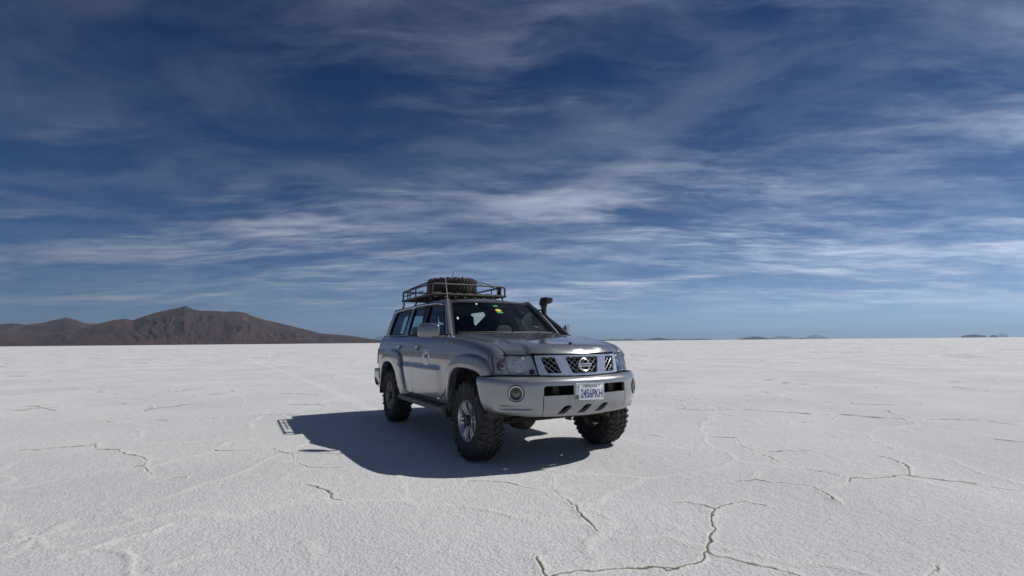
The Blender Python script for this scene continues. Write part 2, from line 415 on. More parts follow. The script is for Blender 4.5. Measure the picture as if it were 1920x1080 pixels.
def tag(o, label, cat=None, group=None, kind=None):
    o['label'] = label
    if cat: o['category'] = cat
    if group: o['group'] = group
    if kind: o['kind'] = kind
    return o
def empty(name, loc=(0, 0, 0), parent=None):
    o = bpy.data.objects.new(name, None); o.empty_display_size = .2; o.location = loc; COL.objects.link(o)
    if parent is not None: o.parent = parent
    return o
def text_mesh(txt, size, thick):
    """flat lettering as vertices/faces, centred, in the xy plane"""
    c = bpy.data.curves.new('t', 'FONT'); c.body = txt; c.size = size; c.extrude = thick; c.align_x = 'CENTER'; c.align_y = 'CENTER'; c.offset = size*.004
    o = bpy.data.objects.new('t', c); COL.objects.link(o); bpy.context.view_layer.update()
    me = bpy.data.meshes.new_from_object(o.evaluated_get(bpy.context.evaluated_depsgraph_get()))
    V = np.array([v.co[:] for v in me.vertices]); F = [tuple(p.vertices) for p in me.polygons]
    bpy.data.objects.remove(o); bpy.data.curves.remove(c); bpy.data.meshes.remove(me)
    V[:, 0] -= (V[:, 0].max()+V[:, 0].min())/2; V[:, 1] -= (V[:, 1].max()+V[:, 1].min())/2
    return V, F

# ------------------------------------------------------------------ salt flat, mountains, haze
CRACKS = [(1, [(-3.26, -5.25), (-3.16, -5.09), (-3.18, -4.94), (-3.12, -4.73), (-3.12, -4.61), (-3.25, -4.57), (-2.80, -4.44), (-2.57, -4.18), (-2.26, -4.09), (-2.02, -3.90), (-1.80, -3.83), (-1.52, -3.81), (-1.46, -3.88)]),
(1, [(-1.47, -3.82), (-1.09, -3.73), (-0.91, -3.69), (-0.84, -3.58), (-0.74, -3.40)]),
(0.15, [(-1.13, -4.77), (-1.10, -4.69), (-1.16, -4.57), (-1.31, -4.39), (-1.40, -4.22), (-1.43, -3.99), (-1.45, -3.86)]),
(0.2, [(-1.40, -3.75), (-1.57, -3.58), (-1.74, -3.44), (-1.83, -3.28), (-1.93, -3.20)]),
(1, [(-1.93, -3.20), (-1.82, -3.07), (-1.80, -2.92), (-1.70, -2.65), (-1.50, -2.60), (-1.30, -2.49), (-0.94, -2.51), (-0.71, -2.45), (-0.58, -2.40)]),
(0.3, [(-1.97, -3.20), (-2.38, -3.12), (-2.43, -2.86)]),
(0.8, [(-0.57, -2.40), (-0.37, -2.11)]),
(0.3, [(-0.52, -2.41), (-0.32, -2.60), (-0.16, -2.62)]),
(0.9, [(0.07, -2.49), (0.19, -2.42), (0.37, -2.36), (0.61, -2.33), (0.67, -2.29)]),
(0.15, [(0.78, -4.19), (0.76, -4.14), (0.64, -4.11), (0.46, -4.08), (0.31, -4.04), (0.19, -4.00)]),
(0.12, [(0.89, -3.90), (0.86, -3.78), (0.78, -3.63), (0.73, -3.48), (0.61, -3.41)]),
(0.12, [(1.36, -3.40), (1.32, -3.31), (1.28, -3.21), (1.30, -3.06)]),
(0.9, [(-8.94, -6.77), (-8.74, -6.58), (-7.84, -6.13), (-7.71, -6.03)]),
(0.5, [(-7.96, -6.10), (-8.85, -5.79), (-9.15, -5.48), (-8.81, -5.05), (-8.27, -4.01)]),
(0.8, [(-5.33, -4.82), (-5.31, -4.63), (-5.14, -4.12), (-5.00, -4.02)]),
(0.6, [(-4.97, -3.63), (-4.84, -3.35), (-4.96, -3.11), (-5.02, -2.88)]),
(0.8, [(-5.01, -2.71), (-4.71, -2.49), (-4.35, -2.01)]),
(0.3, [(-4.66, -2.62), (-3.94, -2.86), (-3.43, -2.83)]),
(0.8, [(-6.00, -2.38), (-6.11, -2.14), (-5.95, -1.83), (-5.60, -1.48)]),
(0.6, [(-9.95, -4.80), (-11.18, -4.24), (-12.19, -3.79)]),
(0.8, [(-8.68, -2.03), (-8.13, -1.50), (-7.64, -1.03)]),
(0.12, [(1.40, -2.62), (1.69, -2.65)]),
(0.12, [(-0.71, -3.86), (-0.77, -3.76), (-0.84, -3.68)]),
(1, [(0.70, -1.25), (0.79, -1.10), (0.90, -0.96), (1.01, -0.92), (1.11, -0.91), (1.22, -0.85), (1.26, -0.74), (1.48, -0.78), (1.64, -0.80), (1.81, -0.86), (1.99, -0.91), (2.18, -0.99)]),
(0.4, [(1.26, -0.74), (1.09, -0.62), (0.94, -0.49)]),
(1, [(2.28, -1.50), (2.34, -1.52), (2.46, -1.54), (2.52, -1.57), (2.60, -1.60)]),
(1, [(2.60, -1.60), (2.56, -1.51), (2.60, -1.39), (2.65, -1.24), (2.73, -1.11), (2.78, -0.99), (2.82, -1.00), (2.83, -0.93)]),
(0.2, [(1.33, -0.72), (1.30, -0.53), (1.34, -0.41)]),
(1, [(2.71, -1.12), (2.76, -1.01), (2.82, -0.94), (2.83, -0.85), (2.79, -0.73), (2.74, -0.61), (2.79, -0.64), (2.86, -0.61), (2.94, -0.57), (3.05, -0.51), (3.13, -0.46), (3.18, -0.46), (3.27, -0.49)]),
(0.9, [(2.74, -0.61), (2.61, -0.43), (2.47, -0.24), (2.28, 0.02), (2.19, 0.02), (2.08, -0.04), (2.02, -0.15)]),
(0.8, [(2.28, 0.02), (2.27, 0.21), (2.29, 0.36), (2.36, 0.36), (2.42, 0.42)]),
(1, [(1.83, 0.64), (1.90, 0.77), (1.98, 0.94), (2.10, 1.00), (2.19, 1.10), (2.28, 1.17), (2.39, 1.13), (2.52, 1.02), (2.66, 0.90)]),
(0.4, [(1.98, 0.94), (1.81, 1.21)]),
(0.9, [(2.38, 1.18), (2.40, 1.36), (2.41, 1.52), (2.34, 1.69), (2.45, 1.89), (2.53, 2.12), (2.59, 2.22), (2.44, 2.55), (2.34, 2.71), (2.19, 2.81), (2.06, 2.83)]),
(0.8, [(2.34, 1.69), (2.16, 1.72), (1.94, 1.69)]),
(1, [(2.60, 2.20), (2.69, 2.25), (2.85, 2.32), (2.94, 2.38), (3.12, 2.37), (3.26, 2.39)]),
(0.7, [(1.92, 3.34), (1.95, 3.36), (1.87, 3.71)]),
(0.9, [(0.43, 2.20), (0.65, 2.41), (1.01, 2.09), (1.32, 1.95), (1.61, 1.77), (1.82, 1.65)]),
(0.7, [(1.32, 1.95), (1.41, 2.20), (1.58, 2.47)]),
(0.7, [(-1.35, 2.76), (-0.99, 2.69)]),
(0.7, [(-0.04, 1.66), (0.15, 1.69)]),
(0.8, [(-1.60, 3.30), (-1.47, 3.85), (-1.17, 4.06), (-1.00, 4.58), (-0.66, 4.86), (-0.25, 5.01), (0.05, 5.16)]),
(0.8, [(-1.47, 3.85), (-1.57, 4.11), (-1.95, 4.39), (-2.37, 4.88), (-2.24, 5.34)]),
(0.7, [(-3.30, 5.08), (-2.73, 4.81), (-2.37, 4.88)]),
(0.6, [(-0.90, 4.00), (-0.36, 3.88), (0.12, 3.66), (0.29, 3.82), (0.45, 4.19), (0.57, 4.75), (0.38, 5.24), (0.45, 5.35)]),
(0.8, [(0.26, 5.48), (0.75, 5.62), (1.01, 5.82), (1.36, 5.37)]),
(1, [(1.19, 5.99), (1.38, 6.28), (1.70, 6.60), (1.99, 6.50), (2.20, 6.43)]),
(0.8, [(2.34, 4.91), (2.57, 5.01)]),
(0.8, [(3.54, 0.01), (3.45, 0.29), (3.50, 0.20)]),
(0.8, [(-0.25, 7.08), (0.05, 7.32), (0.44, 8.02)])]
MAIN_RIDGE = [(200.342, 0.00045), (196.411, 0.00631), (194.544, 0.01155), (192.561, 0.02037), (190.824, 0.033), (189.913, 0.03831), (189.158, 0.04027), (188.568, 0.03789), (188.111, 0.04236), (187.013, 0.05067), (186.204, 0.05548), (185.373, 0.05903), (184.953, 0.06151), (184.658, 0.06394), (184.301, 0.06094), (183.987, 0.05836), (183.405, 0.05587), (182.509, 0.05671), (181.82, 0.0556), (181.12, 0.05399), (180.42, 0.05566), (179.699, 0.05353), (178.465, 0.04524), (176.45, 0.03686), (174.366, 0.02716), (172.221, 0.01713), (170.856, 0.01502), (169.468, 0.01287), (167.771, 0.00857), (166.334, 0.00424), (164.292, -0.00025)]
LEFT_RIDGE = [(219.0, -0.0022), (214.0, 0.008), (210.0, 0.0135), (206.772, 0.01708), (202.46, 0.02443), (198.837, 0.02758), (197.108, 0.02883), (196.358, 0.03057), (195.572, 0.0285), (194.624, 0.03189), (193.818, 0.03691), (193.223, 0.04035), (192.626, 0.03735), (191.902, 0.03188), (190.818, 0.03134), (189.895, 0.03325), (186.501, 0.01912)]
HILLS = [('dark', [(141.958, -0.00168), (140.748, -0.00028), (139.247, 0.00159), (138.358, 0.00039), (137.47, 0.00234), (136.597, -0.00043), (135.723, 0.00047), (134.28, 0.00354), (133.152, 0.00056), (131.756, -0.00019), (130.106, 0.00104), (129.298, 0.0004), (128.607, -0.00122)]), ('dark', [(126.304, -0.00061), (125.635, 0.00074), (125.279, 0.00116), (124.768, 0.00349), (124.17, 0.00355), (123.731, 0.00183), (123.298, -0.00064)]), ('dark', [(120.772, -0.00061), (120.441, 0.001), (120.169, -0.00026)]), ('pale', [(123.394, -0.00015), (122.653, 0.00352), (122.024, 0.0048), (121.23, 0.00181), (120.538, -0.00019)]), ('pale', [(120.307, -0.00023), (119.604, 0.00425), (119.146, 0.00598), (118.62, 0.00311), (118.056, 0.00026)]), ('pale', [(126.149, -0.00015), (125.373, 0.00361), (124.615, 0.00442), (123.392, 0.00033)]), ('dark', [(108.481, 0.00034), (108.034, 0.0023), (107.599, 0.00297), (107.052, 0.00127), (106.894, 0.00045)]), ('dark', [(106.734, 0.00042), (106.503, 0.00191), (106.256, 0.00069)]), ('pale', [(106.511, 0.00037), (105.928, 0.00367), (105.57, 0.00091)]), ('pale', [(167.194, 0.00333), (166.282, 0.00943), (165.184, 0.01348), (163.712, 0.00911), (161.324, 0.00244)])]

def vnoise(x, y, seed=0):
    """smooth value noise in [-1, 1]"""
    xi = np.floor(x).astype(np.int64); yi = np.floor(y).astype(np.int64); fx = x-xi; fy = y-yi
    u = fx*fx*fx*(fx*(fx*6-15)+10); v = fy*fy*fy*(fy*(fy*6-15)+10)
    def h(a, b):
        n = (a*374761393+b*668265263+seed*1442695041) & 0xffffffff
        n = ((n ^ (n >> 13))*1274126177) & 0xffffffff; n = (n ^ (n >> 16)) & 0xffffff
        return n/float(0x7fffff)-1.0
    a, b, c, d = h(xi, yi), h(xi+1, yi), h(xi, yi+1), h(xi+1, yi+1)
    return (a+(b-a)*u)*(1-v)+(c+(d-c)*u)*v
def fbm(x, y, oct=4, seed=0, gain=.5):
    s = 0; a = 1; t = 0
    for i in range(oct): s = s+a*vnoise(x*2**i+17.3*i, y*2**i-9.1*i, seed+i); t += a; a *= gain
    return s/t

def build_salt_flat():
    # polar sheet round the viewpoint: fine where the place is close, coarse towards the horizon
    view = YAW; fine_a = np.linspace(-math.radians(53), math.radians(53), 1150)
    rest = np.linspace(math.radians(53), 2*math.pi-math.radians(53), 170)[1:-1]
    ang = view+np.r_[fine_a, rest]; nA = len(ang)
    dep = np.linspace(1.216/2.45, 1.216/30, 400)          # tangent of the depression angle
    near = 1.216/dep
    far = np.geomspace(30, 1.25e5, 190)[1:]
    rad = np.r_[np.linspace(.05, 2.40, 14), near, far]; nR = len(rad)
    A, R = np.meshgrid(ang, rad); x = CAM[0]+R*np.cos(A); y = CAM[1]+R*np.sin(A)
    x = x.ravel(); y = y.ravel(); r = R.ravel(); row = np.repeat(np.gradient(rad), nA)
    z = np.zeros_like(x); groove = np.zeros_like(x); ridge = np.zeros_like(x)
    nr = r < 320
    xs, ys, rs, rw = x[nr], y[nr], r[nr], row[nr]
    wx = xs+.045*fbm(xs*3.1, ys*3.1, 3, 5)+.012*vnoise(xs*21, ys*21, 8); wy = ys+.045*fbm(xs*3.1, ys*3.1, 3, 6)+.012*vnoise(xs*21, ys*21, 9)
    G = np.zeros_like(xs); Rd = np.zeros_like(xs); H = np.zeros_like(xs)
    brk = fbm(xs*2.2, ys*2.2, 3, 21)
    sig = np.maximum(.0075, .62*rw); damp = .0085/sig
    ca_, sa_ = (xs-CAM[0])/rs, (ys-CAM[1])/rs               # line of sight on the ground
    sigt = np.maximum(.0075, .0011*rs)
    def stamp(idx, d, w, nx, ny):
        # (nx, ny): unit direction from the point to the crack; the sheet is sampled coarser along the line of sight
        cr = np.abs(nx*ca_[idx]+ny*sa_[idx]); s = np.sqrt((cr*sig[idx])**2+(1-cr**2)*sigt[idx]**2); g = np.exp(-(d/s)**2)*np.clip(damp[idx]**.17, .45, 1); rg = np.exp(-(d/(.030+.6*np.minimum(s, .3)))**2)
        m = np.clip(1.02+1.1*brk[idx], .3, 1)*min(1, w*1.15)
        G[idx] = np.maximum(G[idx], g*m); Rd[idx] = np.maximum(Rd[idx], rg*(.55+.45*w)); 
        H[idx] = np.maximum(H[idx], .009*rg*np.clip(.6+brk[idx], .1, 1.2))
    for w, P in CRACKS:
        P = np.array(P); lo = P.min(0)-.5; hi = P.max(0)+.5
        idx = np.nonzero((wx > lo[0]) & (wx < hi[0]) & (wy > lo[1]) & (wy < hi[1]))[0]
        if not len(idx): continue
        d = np.full(len(idx), 9.0); px_, py_ = wx[idx], wy[idx]; vx = np.ones(len(idx)); vy = np.zeros(len(idx))
        for a, b in zip(P[:-1], P[1:]):
            ab = b-a; t = np.clip(((px_-a[0])*ab[0]+(py_-a[1])*ab[1])/(ab@ab+1e-9), 0, 1)
            ex, ey = px_-a[0]-t*ab[0], py_-a[1]-t*ab[1]; dd = np.hypot(ex, ey); k = dd < d; d[k] = dd[k]; vx[k] = ex[k]; vy[k] = ey[k]
        stamp(idx, d, w, vx/(d+1e-6), vy/(d+1e-6))
    # polygon network beyond the traced foreground
    dx_ = xs-CAM[0]; dy_ = ys-CAM[1]
    sc = 2.2; qx = (xs+.55*fbm(xs*.8, ys*.8, 3, 31))/sc; qy = (ys+.55*fbm(xs*.8, ys*.8, 3, 32))/sc
    far_ = np.nonzero(rs > 1.5)[0]; G0 = Rd.copy()
    ux, uy = qx[far_], qy[far_]; ix = np.floor(ux); iy = np.floor(uy); f1 = np.full(len(far_), 9.); f2 = np.full(len(far_), 9.); ax_, ay_, bx, by_ = (np.zeros(len(far_)) for _ in range(4))
    for a in (-1, 0, 1):
        for b in (-1, 0, 1):
            cx, cy = ix+a, iy+b; s1 = np.sin(cx*127.1+cy*311.7)*43758.5453; s2 = np.sin(cx*269.5+cy*183.3)*43758.5453
            sx_ = cx+(s1-np.floor(s1))*.9; sy_ = cy+(s2-np.floor(s2))*.9; d = np.hypot(sx_-ux, sy_-uy)
            k1 = d < f1; k2 = (~k1) & (d < f2)
            f2 = np.where(k1, f1, np.where(k2, d, f2)); bx = np.where(k1, ax_, np.where(k2, sx_, bx)); by_ = np.where(k1, ay_, np.where(k2, sy_, by_))
            f1 = np.where(k1, d, f1); ax_ = np.where(k1, sx_, ax_); ay_ = np.where(k1, sy_, ay_)
    L_ = np.hypot(bx-ax_, by_-ay_)+1e-6; nx_, ny_ = (bx-ax_)/L_, (by_-ay_)/L_; d = (f2**2-f1**2)/(2*L_)*sc; m = np.clip(.50+1.4*fbm(xs[far_]*.45, ys[far_]*.45, 2, 41), .06, 1)
    # close by, where the cracks are traced one by one, only faint healed ridges in between
    m = m*(.36+.64*sstep(6.5, 11, rs[far_]))
    k = np.nonzero((m > .003) & (d < .6))[0]
    for lo_, hi_ in ((.003, .10), (.10, .3), (.3, .6), (.6, 1.01)):
        kk = k[(m[k] >= lo_) & (m[k] < hi_)]; stamp(far_[kk], d[kk], (lo_+hi_)*.5*.8, nx_[kk], ny_[kk])
    # grain and gentle swell
    fadeg = np.clip((16-rs)/8, 0, 1)
    H += fadeg*(.0022*fbm(xs*14, ys*14, 3, 51, .6)+.0020*np.abs(fbm(xs*33, ys*33, 2, 52)))
    H += .006*fbm(xs*.5, ys*.5, 2, 61)*np.clip(rs/8, 0, 1)
    # keep the crust level under the tyres
    for cx, cy in ((0, -.8), (0, .8), (-2.97, -.8), (-2.97, .8)): H *= 1-.8*np.exp(-((xs-cx)**2+(ys-cy)**2)/.09)
    z[nr] = H-.010*G*np.clip(1.2-rs/30, .2, 1); groove[nr] = G; ridge[nr] = Rd
    V = np.stack([x, y, z], 1).astype(np.float32); nv = len(V)
    i, j = np.meshgrid(np.arange(nR-1), np.arange(nA), indexing='ij'); j2 = (j+1) % nA
    Q = np.stack([i*nA+j, (i+1)*nA+j, (i+1)*nA+j2, i*nA+j2], -1).reshape(-1, 4)
    me = bpy.data.meshes.new('salt_flat'); me.vertices.add(nv); me.vertices.foreach_set('co', V.ravel())
    me.loops.add(Q.size); me.loops.foreach_set('vertex_index', Q.ravel().astype(np.int32))
    me.polygons.add(len(Q)); me.polygons.foreach_set('loop_start', np.arange(0, Q.size, 4, dtype=np.int32))
    me.polygons.foreach_set('use_smooth', np.ones(len(Q), bool)); me.update(calc_edges=True)
    trk = np.zeros_like(x)                                 # faint wheel tracks leading to the car
    yl = .35*np.sin(x*.045)*np.clip((-3-x)/40, 0, 1)*4+.02*vnoise(x*.8, y*.2, 77)
    for yo in (-.81, .81): trk = np.maximum(trk, np.exp(-((y-yl-yo)/.14)**4)*(x < -2.6)*np.clip((160+x)/60, 0, 1))
    for nm, arr in (('crack', groove), ('ridge', ridge), ('track', trk)):
        a = me.attributes.new(nm, 'FLOAT', 'POINT'); a.data.foreach_set('value', arr.astype(np.float32))
    m = bpy.data.materials.new('salt_crust'); m.use_nodes = True; nt = m.node_tree; N = nt.nodes; L = nt.links; b = N['Principled BSDF']
    b.inputs['Roughness'].default_value = .75; b.inputs['Specular IOR Level'].default_value = .25
    geo = N.new('ShaderNodeNewGeometry')
    def noise(scale, det, rough=.55):
        n = N.new('ShaderNodeTexNoise'); n.inputs['Scale'].default_value = scale; n.inputs['Detail'].default_value = det; n.inputs['Roughness'].default_value = rough
        L.new(geo.outputs['Position'], n.inputs['Vector']); return n.outputs['Fac']
    def mr(v, a, b_, c, d):
        q = N.new('ShaderNodeMapRange'); L.new(v, q.inputs[0]); q.inputs[1].default_value = a; q.inputs[2].default_value = b_; q.inputs[3].default_value = c; q.inputs[4].default_value = d; return q.outputs[0]
    def mixc(f, A_, B_, blend='MIX'):
        q = N.new('ShaderNodeMix'); q.data_type = 'RGBA'; q.blend_type = blend
        for s_, v in (('Factor', f), ('A', A_), ('B', B_)):
            if isinstance(v, (int, float)): q.inputs[s_].default_value = v
            elif isinstance(v, tuple): q.inputs[s_].default_value = (*v, 1)
            else: L.new(v, q.inputs[s_])
        return q.outputs['Result']
    c = mixc(mr(noise(.35, 5), .35, .65, 0, 1), (.575, .578, .588), (.735, .733, .728))
    c = mixc(mr(noise(.012, 4), .35, .65, 0, .55), c, (.72, .705, .68))
    c = mixc(mr(noise(52, 4, .75), .32, .50, .70, 0), c, (.35, .345, .35))        # scattered dark specks
    c = mixc(mr(noise(9, 4, .6), .58, .75, 0, .5), c, (.80, .80, .79))          # clean crystals
    at = N.new('ShaderNodeAttribute'); at.attribute_name = 'ridge'
    c = mixc(mr(at.outputs['Fac'], .1, 1, 0, .60), c, (.82, .79, .735))
    at = N.new('ShaderNodeAttribute'); at.attribute_name = 'crack'
    c = mixc(mr(at.outputs['Fac'], .20, .66, 0, .95), c, (.18, .145, .112))  # brown gaps; far off the dark also stands in for shaded ridge sides
    at = N.new('ShaderNodeAttribute'); at.attribute_name = 'track'
    c = mixc(mr(at.outputs['Fac'], 0, 1, 0, .38), c, (.80, .79, .77))
    L.new(c, b.inputs['Base Color'])
    bp1 = N.new('ShaderNodeBump'); bp1.inputs['Strength'].default_value = 1.0; bp1.inputs['Distance'].default_value = .014; L.new(noise(46, 5, .7), bp1.inputs['Height'])
    bp2 = N.new('ShaderNodeBump'); bp2.inputs['Strength'].default_value = .6; bp2.inputs['Distance'].default_value = .02; L.new(noise(9, 4, .6), bp2.inputs['Height'])
    L.new(bp1.outputs[0], bp2.inputs['Normal']); L.new(bp2.outputs[0], b.inputs['Normal'])
    me.materials.append(m); o = link('salt_flat', me); o['kind'] = 'structure'; o['label'] = 'white cracked salt crust stretching to the horizon'
build_salt_flat()

def rock(name, c0, c1, c2):
    m = bpy.data.materials.new(name); m.use_nodes = True; nt = m.node_tree; N = nt.nodes; L = nt.links; b = N['Principled BSDF']
    b.inputs['Roughness'].default_value = .95; b.inputs['Specular IOR Level'].default_value = .1
    geo = N.new('ShaderNodeNewGeometry')
    def noise(scale, det, rough=.6):
        n = N.new('ShaderNodeTexNoise'); n.inputs['Scale'].default_value = scale; n.inputs['Detail'].default_value = det; n.inputs['Roughness'].default_value = rough
        L.new(geo.outputs['Position'], n.inputs['Vector']); return n.outputs['Fac']
    def mixn(f, a, b_, lo, hi):
        q = N.new('ShaderNodeMapRange'); q.interpolation_type = 'SMOOTHSTEP'; L.new(f, q.inputs[0]); q.inputs[1].default_value = lo; q.inputs[2].default_value = hi
        x = N.new('ShaderNodeMix'); x.data_type = 'RGBA'; L.new(q.outputs[0], x.inputs['Factor'])
        if isinstance(a, tuple): x.inputs['A'].default_value = (*a, 1)
        else: L.new(a, x.inputs['A'])
        x.inputs['B'].default_value = (*b_, 1); return x.outputs['Result']
    c = mixn(noise(.0012, 6), c0, c1, .40, .62); c = mixn(noise(.0022, 5), c, c2, .56, .70)
    L.new(c, b.inputs['Base Color']); MATS[name] = m
rock('mountain_rock', (.052, .035, .038), (.078, .049, .045), (.115, .062, .046))
rock('far_rock', (.045, .042, .042), (.055, .047, .045), (.06, .05, .045))
def range_mesh(name, ridge, D, depth_front, depth_back, m, rough, nu, nw, seed, lift=.0022, label=None):
    """a massif: the traced crest line stands at distance D, slopes run down in front and behind"""
    az = np.radians([p[0] for p in ridge]); el = np.array([p[1]+lift for p in ridge])
    o = np.argsort(az); az, el = az[o], el[o]; el = np.maximum(el, 0)
    u = np.linspace(az[0], az[-1], nu); h0 = np.interp(u, az, el)*D
    w = np.r_[-np.linspace(1, 0, nw)**1.15*depth_front, np.linspace(0, 1, nw//2)[1:]*depth_back]
    U, W = np.meshgrid(u, w, indexing='ij'); R = D+W
    # spurs: shift the crest profile sideways with depth so ridges run obliquely down the slope
    sx = U*D; spur = fbm(sx/2600., W/3200., 3, seed)
    Hc = np.interp((U+.010*spur*(np.abs(W)/depth_front)).ravel(), u, h0).reshape(U.shape)
    t = np.where(W < 0, -W/depth_front, W/depth_back); prof = np.clip(1-t, 0, 1)**1.35
    rid = 1-np.abs(fbm(sx/1500.+.6*spur, W/2600., 4, seed+7, .45))*2
    rid2 = 1-np.abs(fbm(sx/380.+1.5*spur, W/2400.+.3*spur, 4, seed+17, .5))*2
    env = np.sin(np.clip(t, 0, 1)*math.pi)**.7
    rid3 = 1-np.abs(fbm(sx/170.+2.5*spur, W/1500., 3, seed+27, .5))*2
    Z = Hc*prof*(1+rough*.42*(rid-.4)*env)+Hc*rough*env*(.085*(rid2-.3)+.03*(rid3-.3))
    Z = np.where(t > .985, -8, np.maximum(Z, -8)); Z[0] = -8; Z[-1] = -8
    X = CAM[0]+R*np.cos(U); Y = CAM[1]+R*np.sin(U)
    nU, nW = U.shape; V = np.stack([X, Y, Z], -1).reshape(-1, 3)
    i, j = np.meshgrid(np.arange(nU-1), np.arange(nW-1), indexing='ij')
    F = np.stack([i*nW+j, i*nW+j+1, (i+1)*nW+j+1, (i+1)*nW+j], -1).reshape(-1, 4)
    me = bpy.data.meshes.new(name); me.from_pydata(V.tolist(), [], F.tolist()); me.materials.append(MATS[m])
    me.polygons.foreach_set('use_smooth', np.ones(len(F), bool)); me.update(); ob = link(name, me); ob['kind'] = 'structure'
    if label: ob['label'] = label
    return ob
range_mesh('mountain', MAIN_RIDGE, 15000, 3800, 3000, 'mountain_rock', 1.0, 700, 150, 3, label='broad brown volcano rising behind the salt flat on the left')
range_mesh('mountain', LEFT_RIDGE, 19500, 3600, 3000, 'mountain_rock', .8, 200, 60, 13, label='lower brown hills with one rounded peak at the far left')
for n_, (k_, rd_) in enumerate(HILLS):
    if k_ == 'dark': range_mesh('hill', rd_, 33000+1500*(n_ % 3), 700, 700, 'far_rock', .3, 60, 10, 20+n_, lift=.0017)
    else: range_mesh('hill', rd_, 98000, 3000, 3000, 'far_rock', .3, 50, 8, 40+n_, lift=.0017)

def build_haze():
    a = 1.32e5; mb = MB(); mb.box(CAM[0]-a, CAM[0]+a, CAM[1]-a, CAM[1]+a, -12, 1700)
    me = bpy.data.meshes.new('haze'); me.from_pydata(mb.V, [], mb.F)
    m = bpy.data.materials.new('haze_air'); m.use_nodes = True; N = m.node_tree.nodes; N.clear()
    out = N.new('ShaderNodeOutputMaterial'); v = N.new('ShaderNodeVolumePrincipled')
    v.inputs['Color'].default_value = (.60, .80, 1.0, 1); v.inputs['Density'].default_value = 1.5e-5; v.inputs['Anisotropy'].default_value = 0.3
    m.node_tree.links.new(v.outputs[0], out.inputs['Volume']); me.materials.append(m); me.update()
    o = link('haze', me); o['kind'] = 'stuff'
build_haze()
# ------------------------------------------------------------------ the car (x forward from the front axle, y left, z up)
car = empty('off_road_car')
tag(car, 'dusty silver off-road car with roof rack and snorkel parked on the salt', 'car')

WB = 2.97; WR = .41; WZ = .403
base = pch([.38, .47, .55, .75, .92, 1.08, 1.18, 1.25, 1.29, 1.308, 1.32], [.835, .868, .884, .902, .911, .905, .892, .872, .845, .822, .797])
def S(x, z):
    """half width of the body side"""
    b = base(z); t = np.clip((x+.10)/.6, 0, 2); b = b-.058*t*t
    e = sstep(-2.75, -2.45, x)*sstep(-.74, -.98, x)
    return b+.013*e*sstep(.925, .885, z)
def side(x, z): return np.stack([x, -S(x, z), z], 1)
def Gy(z): return .797-.30*(z-1.315)-.10*np.clip(z-1.315, 0, 1)**2
def green(x, z): return np.stack([x, -Gy(z), z], 1)

# wheel arch openings and flare outlines in (x, z)
FA = catmull([(.445, .545), (.375, .715), (.315, .85), (.265, .90), (.16, .927), (.0, .940), (-.19, .942), (-.335, .917), (-.44, .845), (-.52, .705), (-.58, .53), (-.60, .42)], 6)
FO = catmull([(.47, .895), (.455, .925), (.41, 1.0), (.335, 1.047), (.20, 1.080), (.02, 1.092), (-.20, 1.083), (-.37, 1.052), (-.48, .985), (-.555, .87), (-.60, .70), (-.622, .55), (-.625, .42)], 6)
RA = catmull([(-2.525, .43), (-2.555, .50), (-2.63, .62), (-2.715, .775), (-2.85, .885), (-3.08, .925), (-3.30, .905), (-3.44, .82), (-3.54, .68), (-3.62, .52), (-3.65, .44)], 6)
RO = catmull([(-2.21, .43), (-2.225, .53), (-2.29, .70), (-2.37, .91), (-2.46, 1.04), (-2.655, 1.105), (-2.946, 1.122), (-3.20, 1.108), (-3.39, 1.06), (-3.53, .95), (-3.62, .80), (-3.69, .60), (-3.72, .44)], 6)

# --- front wings
ztop = pch([-.85, -.4, 0, .25, .38, .45, .49, .56], [1.302, 1.277, 1.238, 1.200, 1.163, 1.122, 1.084, 1.04])
yseam = pch([-.85, -.3, .2, .40, .50, .56], [.800, .790, .772, .748, .728, .71])
RL = .10; ARC = .17
def wing(x, v):
    zt = ztop(x); z0 = zt-RL; th = np.clip((v-1.14)/ARC, 0, 1)*math.pi/2
    # v below 1.14 maps linearly on 0.40..z0
    zl = .40+(v-.40)/(1.14-.40)*(z0-.40); y0 = S(x, z0); ys = yseam(x)
    z = np.where(v <= 1.14, zl, z0+(zt-z0)*np.sin(th))
    y = np.where(v <= 1.14, S(x, zl), ys+(y0-ys)*np.cos(th)**.85)
    return np.stack([x, -y, z], 1)
def vof(x, z): return .40+(z-.40)/(float(ztop(x))-RL-.40)*(1.14-.40)
def wpt(x, z): return (x, vof(x, z))
arch_in = [(x*1.0, z+.012) for x, z in FA[::-1]]
wout = [(-.604, vof(-.604, .44))] + [wpt(x, z+.03) for x, z in even(FA[::-1], 24)[1:-4]] + [wpt(.36, .905), wpt(.462, .905), wpt(.44, .99), wpt(.418, 1.075), (.43, 1.185), (.47, 1.215), (.515, 1.245), (.52, 1.305), (.45, 1.308), (0, 1.308), (-.5, 1.308), (-.80, 1.308), (-.80, 1.24), (-.735, 1.19), (-.64, 1.12), (-.605, 1.05), (-.604, .80)]
panel('front_wing', [np.array(wout)], wing, 'silver_paint', car, step=.04, th=.02, mirror=True)

# --- doors
fd = rounded([(-.612, .74), (-.612, 1.13), (-.66, 1.21), (-.78, 1.315), (-1.905, 1.315), (-1.905, .525), (-.99, .528), (-.80, .585)], [.05, .05, .03, .0, .0, .05, .08, .06])
rd = rounded([(-1.913, .525), (-1.913, 1.315), (-2.66, 1.315), (-2.72, 1.16), (-2.60, 1.07), (-2.42, .99), (-2.34, .80), (-2.27, .55), (-2.25, .525)], [.05, 0, 0, .05, .05, .05, .02, .02, .02])
fdoor = panel('front_door', [fd], side, 'silver_paint', car, th=.03, mirror=True)
rdoor = panel('rear_door', [rd], side, 'silver_paint', car, th=.03, mirror=True)
